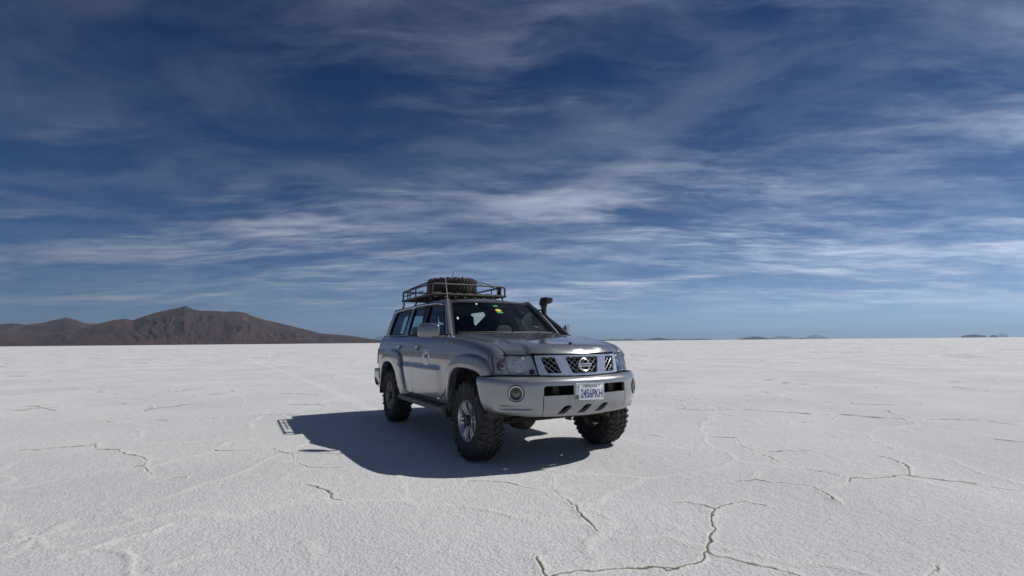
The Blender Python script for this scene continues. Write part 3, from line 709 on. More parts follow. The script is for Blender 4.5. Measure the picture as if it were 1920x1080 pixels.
# sill under the doors and rear quarter
panel('sill', [np.array([(-.61, .44), (-.61, .70), (-.80, .573), (-.99, .517), (-2.24, .515), (-2.24, .44)])], side, 'silver_paint', car, th=.03, mirror=True)
q = [(-2.668, 1.315), (-2.73, 1.16), (-2.62, 1.07)] + [tuple(p+np.array((0, -.03)) for p in [])] if False else None
qo = [(-2.668, 1.315), (-2.728, 1.16), (-2.61, 1.06)] + [(float(a), float(b)) for a, b in even(np.array([(-2.55, .98), (-2.75, .93), (-2.9, .975), (-3.08, .985), (-3.32, .96), (-3.49, .86), (-3.60, .70), (-3.69, .52)]), 16)] + [(-3.80, .52), (-3.80, 1.315)]
panel('quarter_panel', [np.array(qo)], side, 'silver_paint', car, th=.02, mirror=True)

# --- greenhouse frames with window holes
fwin = rounded([(-.985, 1.335), (-1.372, 1.742), (-1.895, 1.742), (-1.80, 1.335)], [.02, .05, .02, .02])
rwin = rounded([(-1.945, 1.335), (-2.058, 1.742), (-2.605, 1.745), (-2.505, 1.335)], [.02, .02, .03, .02])
qwin = rounded([(-2.74, 1.345), (-2.79, 1.738), (-3.57, 1.738), (-3.575, 1.345)], [.03, .03, .06, .04])
fframe = panel('door_frame', [np.array([(-.83, 1.322), (-1.372, 1.795), (-1.985, 1.795), (-1.905, 1.322)]), fwin], green, ['silver_paint', 'dark_trim'], fdoor, th=.03, mirror=True, step=.03, rim_dark=True)
rframe = panel('door_frame', [np.array([(-1.911, 1.322), (-1.992, 1.795), (-2.70, 1.795), (-2.655, 1.322)]), rwin], green, ['silver_paint', 'dark_trim'], rdoor, th=.03, mirror=True, step=.03, rim_dark=True)
qp = panel('quarter_pillar', [np.array([(-2.662, 1.322), (-2.707, 1.795), (-3.66, 1.795), (-3.68, 1.322)]), qwin], green, ['silver_paint', 'dark_trim'], car, th=.03, mirror=True, step=.03, rim_dark=True)
def grow(P, d):
    c = P.mean(0); q = P-c; return c+q*(1+d/np.abs(q).max(0))
for par, w, gm in ((fdoor, fwin, 'window_glass'), (rdoor, rwin, 'rear_glass'), (qp, qwin, 'rear_glass')):
    panel('window_pane', [grow(w, .012)], green, [gm, gm], par, th=.004, lift=-.014, mirror=True, back=False)
    # black rubber gasket
    mb = MB(); P3 = green(*resample(w, .03).T); mb.tube(P3+np.array((0, -.001, 0)), .011, 6, closed=True, upv=(0, 1, 0)); both(mb, 'gasket', 'dark_trim', par)
# black strip on the B pillar
panel('pillar_strip', [np.array([(-1.826, 1.345), (-1.93, 1.75), (-2.03, 1.75), (-1.925, 1.345)])], green, 'dark_trim', fdoor, th=.003, lift=.004, mirror=True, back=False)

# --- roof
rz = pch([-3.90, -3.84, -3.7, -3.3, -2.4, -1.8, -1.5, -1.36, -1.30, -1.255], [1.745, 1.79, 1.822, 1.845, 1.855, 1.848, 1.828, 1.806, 1.788, 1.768])
def roof(x, y):
    t = np.clip(np.abs(y)/.655, 0, 1); return np.stack([x, y, rz(x)-.052*t**2-.035*sstep(.86, 1, t)], 1)
def ynarrow(x): return .645
ro = [(-1.275+.0, -.50), (-1.258, -.25), (-1.252, 0), (-1.258, .25), (-1.275, .50), (-1.33, .645), (-2.5, .652), (-3.72, .645), (-3.84, .56), (-3.86, .3), (-3.86, -.3), (-3.84, -.56), (-3.72, -.645), (-2.5, -.652), (-1.33, -.645)]
panel('roof', [np.array(ro)], roof, ['silver_paint', 'roof_lining'], car, step=.06, th=.035, hint=(0, 0, 1))
mb = MB(); xs = np.linspace(-1.30, -3.72, 24); mb.tube(np.stack([xs, np.full(24, -.648), rz(xs)-.052-.034], 1), .016, 8, flat=.8); both(mb, 'rain_gutter', 'silver_paint', car)
# A pillars
mb = MB(); a0 = np.array((-.80, -.795, 1.300)); a1 = np.array((-1.33, -.630, 1.775)); 
ap = [a0+(a1-a0)*t+np.array((0, -.008*math.sin(math.pi*t), .012*math.sin(math.pi*t))) for t in np.linspace(0, 1, 10)]
mb.tube(ap, .034, 12, flat=.85); both(mb, 'windscreen_pillar', 'silver_paint', car)
mb = MB(); mb.tube([p+np.array((.036, .018, .014)) for p in ap], .008, 6); both(mb, 'pillar_lit_edge', 'chrome_satin', car)  # added bright strip standing in for the sunlit rim of the pillar

# --- windscreen
def wscreen(u, v):
    """u: -1..1 across, v: 0..1 up"""
    yb = .778-.165*v; c = 1-u*u
    return np.stack([-.785-.545*v+.075*c, u*yb, 1.285+(.485)*v+.004*c], 1)
wsO = rounded([(-.985, 0), (.985, 0), (.97, .985), (-.97, .985)], [.02, .02, .07, .07])
panel('windscreen', [wsO], wscreen, ['windscreen_glass', 'windscreen_glass'], car, step=.08, th=.005, hint=(1, 0, .5), back=False)
wsI = rounded([(-.945, .05), (.945, .05), (.93, .95), (-.93, .95)], [.03, .03, .09, .09])
panel('windscreen_seal', [rounded([(-1.0, -.02), (1.0, -.02), (.99, 1.0), (-.99, 1.0)], .03), wsI], wscreen, ['gap_seal', 'gap_seal'], car, step=.05, th=.004, hint=(1, 0, .5), lift=.003)

# --- bonnet
FPL = catmull([(.800, 0), (.795, -.10), (.785, -.20), (.768, -.31), (.745, -.40), (.700, -.50), (.63, -.62), (.54, -.74), (.435, -.855), (.36, -.905)], 8)
_o = np.argsort(-FPL[:, 1]); 
xplan = lambda y: np.interp(np.abs(y), -FPL[:, 1], FPL[:, 0])
zc = pch([-.80, -.6, -.4, -.16, .1, .35, .5, .62, .67, .70, .725, .75, .775, .80], [1.334, 1.322, 1.303, 1.276, 1.250, 1.219, 1.199, 1.180, 1.166, 1.147, 1.117, 1.083, 1.047, 1.01])
def _bz(x, a):
    sh = .80-xplan(a); w = sstep(.05, .50, x); yc = .655+(.53-.655)*sstep(-.7, .6, x)
    return zc(x+sh*w*.93) + .006*(1-(a/.5)**2) - .026*sstep(0, 1, (a-yc+.01)/.045) - .008*np.clip((a-yc)/.2, 0, 2)**2
def bonnet(x, y):
    a = np.abs(y); yc = .655+(.53-.655)*sstep(-.7, .6, x); z = _bz(x, a)
    ys_ = yseam(x); w2 = np.clip((a-yc+.02)/(ys_-yc+.02), 0, 1)**1.5*sstep(.56, .47, x)
    return np.stack([x, y, z+(ztop(x)-_bz(x, ys_))*w2], 1)
bo = [(-.745+.07*(y/.79)**2*-1, y) for y in np.linspace(-.79, .79, 21)]
fr = []
for y in np.linspace(.72, -.72, 31): fr.append((float(xplan(y))-.052-.012*abs(y), y))
sideL = [(x, float(yseam(x))-.006) for x in np.linspace(-.70, .44, 12)]
bo = bo + sideL[0:] + fr[0:] + [(x, -y) for x, y in sideL[::-1]]
panel('bonnet', [np.array(bo)], bonnet, 'silver_paint', car, step=.04, th=.02, hint=(0, 0, 1))
# dark cowl below the windscreen, bonnet washers and the small bonnet badge
mb = MB(); rows = []
for t, z in ((0, 1.285), (1, 1.292)):
    rows.append([(-.745-.07*(y/.79)**2-.10*t+.02, y, z) for y in np.linspace(-.78, .78, 17)])
mb.loft(rows); mb.build('cowl', 'dark_trim', car)
for y in (-.33, .33):
    z = float(bonnet(np.array([-.56]), np.array([y]))[0, 2]); mb = MB(); mb.box(-.575, -.545, y-.016, y+.016, z-.004, z+.012, bev=.004); mb.build('washer_nozzle', 'dark_trim', car)
z = float(bonnet(np.array([.625]), np.array([0.]))[0, 2]); mb = MB(); mb.lathe([(.0, .022), (.016, .018), (.02, .0), (.021, -.012)], 12, c=(.628, -.035, z), axis='z'); mb.build('bonnet_stop', 'dark_trim', car)

# --- wipers
for y0, y1 in ((-.70, .02), (.02, .68)):
    mb = MB(); ys_ = np.linspace(y0, y1, 9)
    P = wscreen(ys_/.765, .055+.012*np.sin((ys_-y0)/(y1-y0)*math.pi))+np.array((.03, 0, .018))
    mb.tube(P, .009, 6); q0 = P[-1]; mb.tube([q0, q0+np.array((.05, .0, -.03))], .012, 6); mb.lathe([(.0, .02), (.02, .015), (.022, -.01)], 10, c=tuple(q0+np.array((.05, 0, -.035))), axis='z')
    mb.build('wiper', 'dark_trim', car)

# --- front face: lamps and grille on one curved surface
fs = np.r_[0, np.cumsum(np.linalg.norm(np.diff(FPL, axis=0), axis=1))]
def front(s, z):
    a = np.abs(s); x = np.interp(a, fs, FPL[:, 0]); y = np.interp(a, fs, FPL[:, 1])*np.sign(-s)*-1
    y = np.where(s < 0, np.interp(a, fs, FPL[:, 1]), -np.interp(a, fs, FPL[:, 1]))
    return np.stack([x-(z-.98)*.28-.015*((z-.98)/.1)**2*0, y, z], 1)
sy = lambda y: math.copysign(float(np.interp(abs(y), -FPL[:, 1], fs)), y)
grille = empty('grille', (0, 0, 0), car)
def gl_(pts, r=.012): return rounded([(sy(y), z) for y, z in pts], r)
holes = [gl_([(-.455, 1.060), (-.318, 1.060), (-.268, .906), (-.415, .906)]), gl_([(-.206, 1.060), (.206, 1.060), (.152, .900), (-.152, .900)], .02), gl_([(.455, 1.060), (.318, 1.060), (.268, .906), (.415, .906)])]
panel('grille_surround', [gl_([(-.508, 1.078), (.508, 1.078), (.488, .892), (.15, .880), (-.15, .880), (-.488, .892)], .01)] + holes, front, ['chrome', 'chrome'], grille, step=.025, th=.035, hint=(1, 0, 0), lift=.004)
panel('grille_backing', [gl_([(-.49, 1.07), (.49, 1.07), (.46, .89), (-.46, .89)])], front, ['black_gap', 'black_gap'], grille, th=.004, lift=-.055, hint=(1, 0, 0))
# diamond mesh bars
for hi_, h in enumerate(holes):
    lo, hi = h.min(0), h.max(0); mb = MB()
    for sg in (1, -1):
        for c in np.arange(-2.2, 2.2, .066):
            seg = []
            for t in np.linspace(lo[1]-.01, hi[1]+.01, 40):
                seg.append((c+sg*(t-.98)*1.25, t))
            seg = np.array(seg); ok = inside(seg, [h*1.0])
            if ok.sum() > 3:
                P = front(seg[ok][:, 0], seg[ok][:, 1]); P = even(P, max(3, int(ok.sum()/3)))
                mb.tube(P+np.array((-.022+.004*sg, 0, 0)), .0023, 5, cap=False)
    mb.build('grille_mesh', 'chrome_satin', grille)
# round emblem with a bar across
emb = MB(); c0 = front(np.array([0.]), np.array([.980]))[0]+np.array((.012, 0, 0)); tl = np.array((-.28, 0, 1.)); tl /= np.linalg.norm(tl)
ring = [c0+np.array((0, .062, 0))*math.cos(t)+tl*.062*math.sin(t) for t in np.linspace(0, 2*math.pi, 40, endpoint=False)]
emb.tube(ring, .0072, 8, closed=True, upv=(1, 0, 0)); emb.box(c0[0]-.008, c0[0]+.010, -.078, .078, c0[2]-.017, c0[2]+.017, bev=.004)
embo = emb.build('emblem', 'chrome', grille)
V, F = text_mesh('NISSAN', .030, .001); k = .135/(V[:, 0].max()-V[:, 0].min())
# letters face forward: text x runs towards +y, text y up
V = np.stack([c0[0]+.0115+V[:, 2], V[:, 0]*k, c0[2]+V[:, 1]], 1)
mb = MB(); mb.add(V, F); mb.build('emblem_lettering', 'plate_dark', grille, smooth=False)
# headlamps
hl = rounded([(sy(-.528), 1.078), (sy(-.497), .892), (sy(-.862), .898), (sy(-.868), 1.078)], [.02, .015, .02, .03])
hlamp = [empty('headlight', (0, 0, 0), car), empty('headlight', (0, 0, 0), car)]
panel('lamp_lens', [hl], front, ['lamp_glass', 'lamp_glass'], hlamp, th=.004, step=.03, hint=(1, -.5, 0), lift=.006, mirror=True, back=False)
seal = rounded([(sy(-.522), 1.090), (sy(-.489), .881), (sy(-.868), .886), (sy(-.874), 1.088)], [.02, .015, .02, .03])
panel('lamp_seal', [seal, hl], front, ['gap_seal', 'gap_seal'], hlamp, th=.015, step=.02, hint=(1, -.5, 0), lift=-.003, mirror=True)
panel('lamp_bucket', [seal], front, ['lamp_grey', 'lamp_grey'], hlamp, th=.004, step=.04, hint=(1, -.5, 0), lift=-.050, mirror=True, back=False)
def lampbowl(y, z, r, depth, m, name, matn, prof=None, n=28, shift=0.0):
    s = sy(y); p = front(np.array([s]), np.array([z]))[0]; e = 1e-3
    du = front(np.array([s+e]), np.array([z]))[0]-front(np.array([s-e]), np.array([z]))[0]; dv = front(np.array([s]), np.array([z+e]))[0]-front(np.array([s]), np.array([z-e]))[0]
    nn = np.cross(du, dv); nn /= np.linalg.norm(nn); nn = nn if nn[0] > 0 else -nn
    nn = nn+np.array((.55, .15, 0)); nn /= np.linalg.norm(nn)
    q = Vector(nn).to_track_quat('Y', 'Z')
    b = MB(); b.lathe(prof or [(r*1.06, .0), (r, .004), (r*.97, -.012), (r*.8, -depth*.55), (r*.45, -depth*.9), (.012, -depth)], n)
    b.V = [tuple(np.array(q @ Vector(v))+p+nn*shift) for v in b.V]
    return both(b, name, matn, hlamp)
lampbowl(-.635, .985, .078, .055, 0, 'main_reflector', 'reflector', shift=-.022)
lampbowl(-.635, .985, .02, .02, 0, 'lamp_bulb', 'chrome', prof=[(.022, -.02), (.022, .005), (.014, .016), (.0, .019)], n=16, shift=-.045)
lampbowl(-.775, .985, .055, .04, 0, 'indicator_reflector', 'reflector', shift=-.022)
lampbowl(-.775, .985, .02, .02, 0, 'indicator_bulb', 'amber', prof=[(.019, -.02), (.019, .005), (.011, .016), (.0, .019)], n=16, shift=-.035)
lampbowl(-.543, .925, .02, .02, 0, 'position_lamp', 'hub_black', prof=[(.026, -.01), (.026, .004), (.02, .006), (.018, -.01), (.0, -.014)], n=18, shift=-.012)
# dividing rib between indicator and main lamp
rp = [(sy(-.715+.025*math.sin(math.pi*t)*-1), .905+.165*t) for t in np.linspace(0, 1, 10)]
mb = MB(); mb.tube(front(*np.array(rp).T)+np.array((-.014, 0, 0)), .010, 6); both(mb, 'lamp_rib', 'chrome', hlamp)

# --- front bumper
BPL = catmull([(.892, 0), (.886, -.15), (.872, -.30), (.848, -.43), (.812, -.55), (.757, -.66), (.685, -.765), (.60, -.855), (.52, -.912), (.43, -.946), (.35, -.958), (.27, -.960)], 8)
bs_ = np.r_[0, np.cumsum(np.linalg.norm(np.diff(BPL, axis=0), axis=1))]
BT = np.gradient(BPL, axis=0); BT /= np.linalg.norm(BT, axis=1)[:, None]; BN = np.stack([-BT[:, 1], BT[:, 0]], 1)
if BN[0, 0] < 0: BN = -BN
bprof = pch([.47, .50, .53, .56, .60, .66, .72, .79, .83, .852, .868, .878], [-.105, -.072, -.042, -.022, -.010, -.002, .0, .0, -.006, -.022, -.050, -.095])
def bumper(s, z):
    a = np.abs(s); x = np.interp(a, bs_, BPL[:, 0]); y = np.interp(a, bs_, BPL[:, 1]); nx = np.interp(a, bs_, BN[:, 0]); ny = np.interp(a, bs_, BN[:, 1])
    # recess low down on the corners
    rec = -.024*np.exp(-((z-.590)/.028)**2)*sstep(.56, .66, a)*sstep(1.02, .90, a)
    lip = .010*np.exp(-((z-.548)/.016)**2)*sstep(.5, .6, a)
    o = bprof(z-.02*sstep(.6, 1.1, a))+rec+lip
    return np.stack([x+nx*o, np.where(s < 0, 1, -1)*(y+ny*o), z], 1)
by = lambda y: math.copysign(float(np.interp(abs(y), -BPL[:, 1], bs_)), y)
SEND = float(bs_[-1])
zbot = lambda s: .488+.012*min(abs(s)/.5, 1)+.045*float(sstep(.55, 1.15, abs(s)))
def endx(z): return SEND-.015-(.87-z)*.42          # rear edge leans forward towards the bottom
outl = []
for s in np.linspace(-endx(.55)+.03, -.512, 14): outl.append((s, zbot(s)))
outl += [(-.512, .700), (-.50, .706), (.50, .706), (.512, .700)]
for s in np.linspace(.512, endx(.55)-.03, 14): outl.append((s, zbot(s)))
outl += [(endx(.58), .575), (endx(.72), .72), (endx(.87), .872)]
for s in np.linspace(SEND-.05, -(SEND-.05), 30): outl.append((s, .876))
outl += [(-endx(.87), .872), (-endx(.72), .72), (-endx(.58), .575)]
sfog = by(-.735)
def circ(s, z, r, n=26, k=1.0): return np.array([(s+r*math.cos(t), z+r*k*math.sin(t)) for t in np.linspace(0, 2*math.pi, n, endpoint=False)])
fogs = [circ(sfog, .728, .074), circ(-sfog, .728, .074)]
# open the slot: notch the outline between +-0.5 up to z=.795
slot = rounded([(-.505, .706), (-.505, .793), (.505, .793), (.505, .706)], [0, .035, .035, 0])
ol = []
for p in outl:
    if abs(p[0]) <= .506 and abs(p[1]-.706) < 1e-6: continue
    ol.append(p)
i0 = [i for i, p in enumerate(ol) if p == (-.512, .700)][0]
ol = ol[:i0+1] + [tuple(p) for p in slot] + ol[i0+1:]
fbump = panel('front_bumper', [np.array(ol)] + fogs, bumper, ['lit_bumper_paint', 'dark_trim'], car, step=.03, th=.03, hint=(1, 0, 0))[0]
# lower centre valance with three slanting slots
def para(b0, b1, t0, t1): return rounded([(by(b0), .520), (by(b1), .520), (by(t1), .602), (by(t0), .602)], [.012, .02, .03, .03])
lows = [para(-.365, -.272, -.285, -.200), para(-.135, -.042, -.050, .035), para(.082, .175, .168, .252)]
val = [(s, zbot(s)) for s in np.linspace(-.505, .505, 20)] + [(.505, .700), (-.505, .700)]
panel('bumper_valance', [np.array(val)] + lows, bumper, ['lit_bumper_paint', 'dark_trim'], fbump, step=.03, th=.035, hint=(1, 0, 0))
mb = MB()
mb.loft([[(x-.09, y, z) for x, y, z in bumper(np.linspace(-.62, .62, 21), np.full(21, z))] for z in (.50, .58, .66, .76, .83)])
mb.build('bumper_backing', 'black_gap', fbump)
for y in (-.34, .34):   # brackets seen inside the slot
    mb = MB(); mb.box(.74, .80, y-.035, y+.035, .69, .81, bev=.006); mb.build('bumper_bracket', 'underbody', fbump)
for sg in (-1, 1):
    p = bumper(np.array([sg*sfog]), np.array([.728]))[0]; e = 1e-3
    du = bumper(np.array([sg*sfog+e]), np.array([.728]))[0]-bumper(np.array([sg*sfog-e]), np.array([.728]))[0]; dv = bumper(np.array([sg*sfog]), np.array([.728+e]))[0]-bumper(np.array([sg*sfog]), np.array([.728-e]))[0]
    nn = np.cross(du, dv); nn /= np.linalg.norm(nn); nn = nn if nn[0] > 0 else -nn
    qq = Vector(nn).to_track_quat('Y', 'Z')
    def place(b): b.V = [tuple(np.array(qq @ Vector(v))+p) for v in b.V]; return b
    fl = place(MB().lathe([(.0, -.05), (.045, -.045), (.058, -.02), (.060, .006), (.071, .008), (.073, .0), (.074, -.03)], 30)).build('fog_light', 'chrome_satin', fbump)
    place(MB().lathe([(.0, -.002), (.030, -.006), (.050, -.018), (.056, -.024)], 24)).build('fog_lens', 'fog_glass', fbump)
    place(MB().lathe([(.0735, .002), (.076, .005), (.080, .003), (.081, -.004)], 30)).build('fog_ring', 'gap_seal', fbump)
# number plate
plate = empty('number_plate', (0, 0, 0), car)
pc = np.array((.918, -.004, .728)); pt = math.radians(3)
mb = MB(); mb.box(pc[0]-.004, pc[0]+.003, -.152, .152, -.080, .080, bev=.002)
def pl(V): V = np.array(V, float); z = V[:, 2].copy(); r = math.radians(-2.0); y = V[:, 1]*math.cos(r)-z*math.sin(r); z2 = V[:, 1]*math.sin(r)+z*math.cos(r); V[:, 1] = y+pc[1]; V[:, 2] = z2+pc[2]; return V
mb.V = [tuple(v) for v in pl(mb.V)]; mb.build('plate_sheet', 'plate_white', plate)
mb = MB()
for a, b, c_, d in ((-.152, .152, .074, .080), (-.152, .152, -.080, -.074), (-.152, -.147, -.074, .074), (.147, .152, -.074, .074)): mb.box(pc[0]+.002, pc[0]+.0065, a, b, c_, d)
mb.V = [tuple(v) for v in pl(mb.V)]; mb.build('plate_border', 'plate_white', plate)
def plate_text(t, w, h, y, z, m, nm):
    V, F = text_mesh(t, .1, .0006); V[:, 0] *= w/(V[:, 0].max()-V[:, 0].min()); V[:, 1] *= h/(V[:, 1].max()-V[:, 1].min())
    Q = pl(np.stack([pc[0]+.0042+V[:, 2], V[:, 0]+y, V[:, 1]+z], 1)); mb = MB(); mb.add(Q, F); return mb.build(nm, m, plate, smooth=False)
plate_text('2456PKH', .262, .082, 0, -.020, 'plate_blue', 'plate_number')
plate_text('BOLIVIA', .150, .022, -.005, .052, 'plate_dark', 'plate_country')
for a_ in ((-.175, -.105, -.035, .078), (.105, .162, .01, .076)):
    mb = MB(); mb.box(pc[0]-.055, pc[0]-.006, *a_, bev=.004); mb.V = [tuple(v) for v in pl(mb.V)]; mb.build('plate_holder', 'lamp_grey', plate)
for y in (-.095, .095):
    mb = MB(); mb.lathe([(0, .003), (.006, .002), (.007, 0)], 10, axis='x', c=(pc[0]+.003, pc[1]+y, pc[2]+.058)); mb.build('plate_bolt', 'plate_dark', plate)

# --- wheel flares
def flare(outer, inner, lift, n=64):
    O = even(outer, n); I = even(inner, n); rows = []
    for f, h in ((0, .000), (.03, .012), (.08, .023), (.15, .029), (.30, .032), (.70, .034), (.93, .034), (1.0, .029), (1.0, -.055)):
        P = O+(I-O)*f; hh = h*lift(P[:, 0]) if h > 0 else h
        rows.append(np.stack([P[:, 0], -(S(P[:, 0], P[:, 1])+hh), P[:, 1]], 1))
    b = MB(); b.loft(rows); return b
fi = FA.copy()
ffl = flare(FO, np.vstack([np.array([(.315, .880)]), FA[14:]]), lambda x: 1-.45*sstep(.25, .47, x))
both(ffl, 'front_flare', 'flare_paint', car, sharp=50)
rfl = flare(RO, RA, lambda x: np.ones_like(x)); both(rfl, 'rear_flare', 'flare_paint', car, sharp=50)
# wheel well liners
for A_, nm in ((FA, 'front_wheel_liner'), (RA, 'rear_wheel_liner')):
    P = even(A_, 40); P = np.vstack([P[:1]-np.array((0, .06)), P, P[-1:]-np.array((0, .06))]) ; rows = []
    for y, g in ((.915, 0.012), (.88, .03), (.70, .035), (.50, .02), (.40, -.06)): 
        c_ = np.array((P[:, 0].mean(), .55)); d_ = (P-c_); d_ = d_/np.linalg.norm(d_, axis=1)[:, None]
        Q = P+d_*g; rows.append(np.stack([Q[:, 0], np.full(len(Q), -y), Q[:, 1]], 1))
    b = MB(); b.loft(rows)
    k = len(P); cidx = len(b.V); b.V.append((P[:, 0].mean(), -.40, .5)); b.F += [(4*k+i, 4*k+i+1, cidx) for i in range(k-1)]; b.M += [0]*(k-1)
    both(b, nm, 'liner', car)

# --- rear end
RPL = catmull([(-3.80, -.911), (-3.85, -.905), (-3.90, -.880), (-3.945, -.83), (-3.968, -.76), (-3.985, -.60), (-3.995, -.3), (-4.0, 0)], 8)
rs_ = np.r_[0, np.cumsum(np.linalg.norm(np.diff(RPL, axis=0), axis=1))]; RS = float(rs_[-1])
def rear(s, z):
    a = RS-np.abs(s); x = np.interp(a, rs_, RPL[:, 0]); y = np.interp(a, rs_, RPL[:, 1])
    hw = np.where(z < 1.315, base(np.minimum(z, 1.315)), Gy(np.maximum(z, 1.315)))
    ln = np.where(z > 1.1, (z-1.1)*.20, 0)
    dx = np.where(x < -3.80, (x+3.80)*.0, 0); wgt = np.clip((-3.80-x)/.15, 0, 1)
    return np.stack([x+ln*wgt+(z > 1.31)*0.14*(1-wgt)*0+dx, np.where(s < 0, 1, -1)*(y/.911*hw), z], 1)
rw = rounded([(-.60, 1.36), (-.60, 1.70), (.60, 1.70), (.60, 1.36)], .06)
rearp = panel('tailgate', [np.array([(-RS, .52), (-RS, 1.0), (-RS, 1.31), (-RS, 1.79), (RS, 1.79), (RS, 1.31), (RS, 1.0), (RS, .52)]), rw], rear, ['silver_paint', 'cabin_plastic'], car, step=.05, th=.03, hint=(-1, 0, 0))[0]
panel('rear_window', [grow(rw, .012)], rear, ['rear_glass', 'rear_glass'], rearp, step=.06, th=.004, hint=(-1, 0, 0), lift=-.012, back=False)
# pillar filler between quarter pillar and tailgate
mb = MB(); rows = []
for z in np.linspace(1.322, 1.795, 8): rows.append([(-3.655, -Gy(z), z), (-3.74, -Gy(z)*.998, z), (-3.805, -Gy(z)*.995, z)])
mb.loft(rows); both(mb, 'corner_pillar', 'silver_paint', car)
panel('tail_light', [rounded([(-RS+.05, .86), (-RS+.05, 1.12), (-RS+.22, 1.12), (-RS+.22, .86)], .02)], rear, ['lamp_red', 'lamp_red'], car, th=.02, hint=(-1, 0, 0), lift=.012, mirror=True)
mb = MB(); rows = []
for s in np.linspace(-1, 1, 31):
    y = .935*math.copysign(abs(s)**.9, s); xo = -4.075+.11*abs(s)**5; 
    z1 = .80-.02*abs(s); prof = [(xo+.13, z1), (xo+.015, z1), (xo, z1-.03), (xo, .66), (xo+.03, .58), (xo+.08, .52), (xo+.16, .50)]
    rows.append([(a, y, b) for a, b in prof])
mb.loft(rows); rb = mb.build('rear_bumper', 'flare_paint', car)
mb = MB(); rows = []
for t in np.linspace(0, 1, 8):
    xo = -3.965+t*.30; rows.append([(xo, -.925, .78), (xo, -.935, .75), (xo, -.935, .64), (xo-.0, -.92, .60-.16*t*0), (xo, -.90, .50-.06*t)])
mb.loft(rows); both(mb, 'bumper_end', 'flare_paint', rb)

# --- door handles, door decal, mirrors
for xh, par in ((-1.70, fdoor), (-2.735-.0, rdoor)):
    xx = xh if xh > -2 else -2.56
    mb = MB(); y = -float(S(xx, 1.135)); mb.box(xx-.075, xx+.075, y-.028, y-.010, 1.150, 1.176, bev=.007); mb.box(xx-.072, xx-.05, y-.02, y+.01, 1.15, 1.172); mb.box(xx+.05, xx+.072, y-.02, y+.01, 1.15, 1.172)
    both(mb, 'door_handle', 'silver_paint', par)
    mb = MB(); mb.box(xx-.06, xx+.06, y-.003, y+.02, 1.105, 1.150); both(mb, 'handle_recess', 'dark_trim', par)
dc = (-1.345, 1.018)
def ell(a, b, n=36, c=dc): return np.array([(c[0]+a*math.cos(t), c[1]+b*math.sin(t)) for t in np.linspace(0, 2*math.pi, n, endpoint=False)])
for sx in (0,):
    panel('decal_ring', [ell(.136, .103), ell(.098, .074)], side, ['decal_white']*2, fdoor, step=.02, th=.001, lift=.0022, mirror=True, back=False)
    panel('decal_field', [ell(.095, .072)], side, ['decal_white']*2, fdoor, step=.02, th=.001, lift=.0018, mirror=True, back=False)
    ch = 1.0*np.array([(-.085, .005), (-.05, .040), (.0, .058), (.05, .045), (.085, .0), (.05, -.045), (.06, -.005), (.03, .015), (.015, -.03), (-.01, .018), (-.045, -.012)])+np.array(dc)
    panel('decal_mountain', [ch], side, ['decal_blue']*2, fdoor, step=.02, th=.001, lift=.0034, mirror=True, back=False)
    ar = np.array([(.118*math.cos(t), .091*math.sin(t)) for t in np.linspace(.5, 2.6, 20)]+[(.104*math.cos(t), .079*math.sin(t)) for t in np.linspace(2.6, .5, 20)])+np.array(dc)
    panel('decal_arc', [ar], side, ['decal_blue']*2, fdoor, step=.02, th=.001, lift=.0034, mirror=True, back=False)
mb = MB(); rows = []      # mirror housing: lofted from the arm outwards, angled back
c0_ = np.array((-.84, -.93, 1.355)); dirv = np.array((-.17, -.205, .010))
for t, w, h, zo in ((0, .03, .090, -.01), (.04, .05, .105, -.004), (.15, .068, .122, .0), (.4, .078, .132, .0), (.75, .070, .128, 0), (.92, .055, .112, 0), (.99, .030, .080, 0), (1.0, .012, .05, 0)):
    P = c0_+dirv*t; rows.append([(P[0]+w*.5*math.copysign(abs(math.cos(a))**.6, math.cos(a))+(.02 if math.cos(a) > 0 else 0), P[1], P[2]+zo+.7*h*math.copysign(abs(math.sin(a))**.6, math.sin(a))) for a in np.linspace(0, 2*math.pi, 20, endpoint=False)])
mb.loft(rows, closed_u=True, cap=True); mirr = both(mb, 'door_mirror', 'silver_paint', fdoor, sharp=60)
mb = MB(); mb.tube([(-.835, -.80, 1.290), (-.835, -.90, 1.286), (-.86, -1.0, 1.284)], .022, 8, flat=.6); both(mb, 'mirror_arm', 'silver_paint', fdoor)
mb = MB(); mb.loft([[c0_+dirv*t+np.array((-.055, 0, z)) for z in (-.07, .07)] for t in (.1, .9)]); both(mb, 'mirror_glass', 'chrome', fdoor)

# --- side step
mb = MB(); rows = []
for x in np.r_[-.645, np.linspace(-.70, -2.2, 14), -2.30, -2.40]:
    o = .0 if -2.25 < x < -.66 else -.02
    rows.append([(x, -.78, .50), (x, -.93-o, .475), (x, -.975-o, .462), (x, -.985-o, .445), (x, -.972-o, .415), (x, -.935-o, .398), (x, -.80, .42)])
mb.loft(rows, cap=True); st = both(mb, 'side_step', 'step_grey', car)
mb = MB()
for i in range(4): mb.box(-2.2, -.75, -.955+.03*i, -.937+.03*i, .4705+.0055*i, .4795+.0055*i)
both(mb, 'step_tread', 'dark_trim', st)

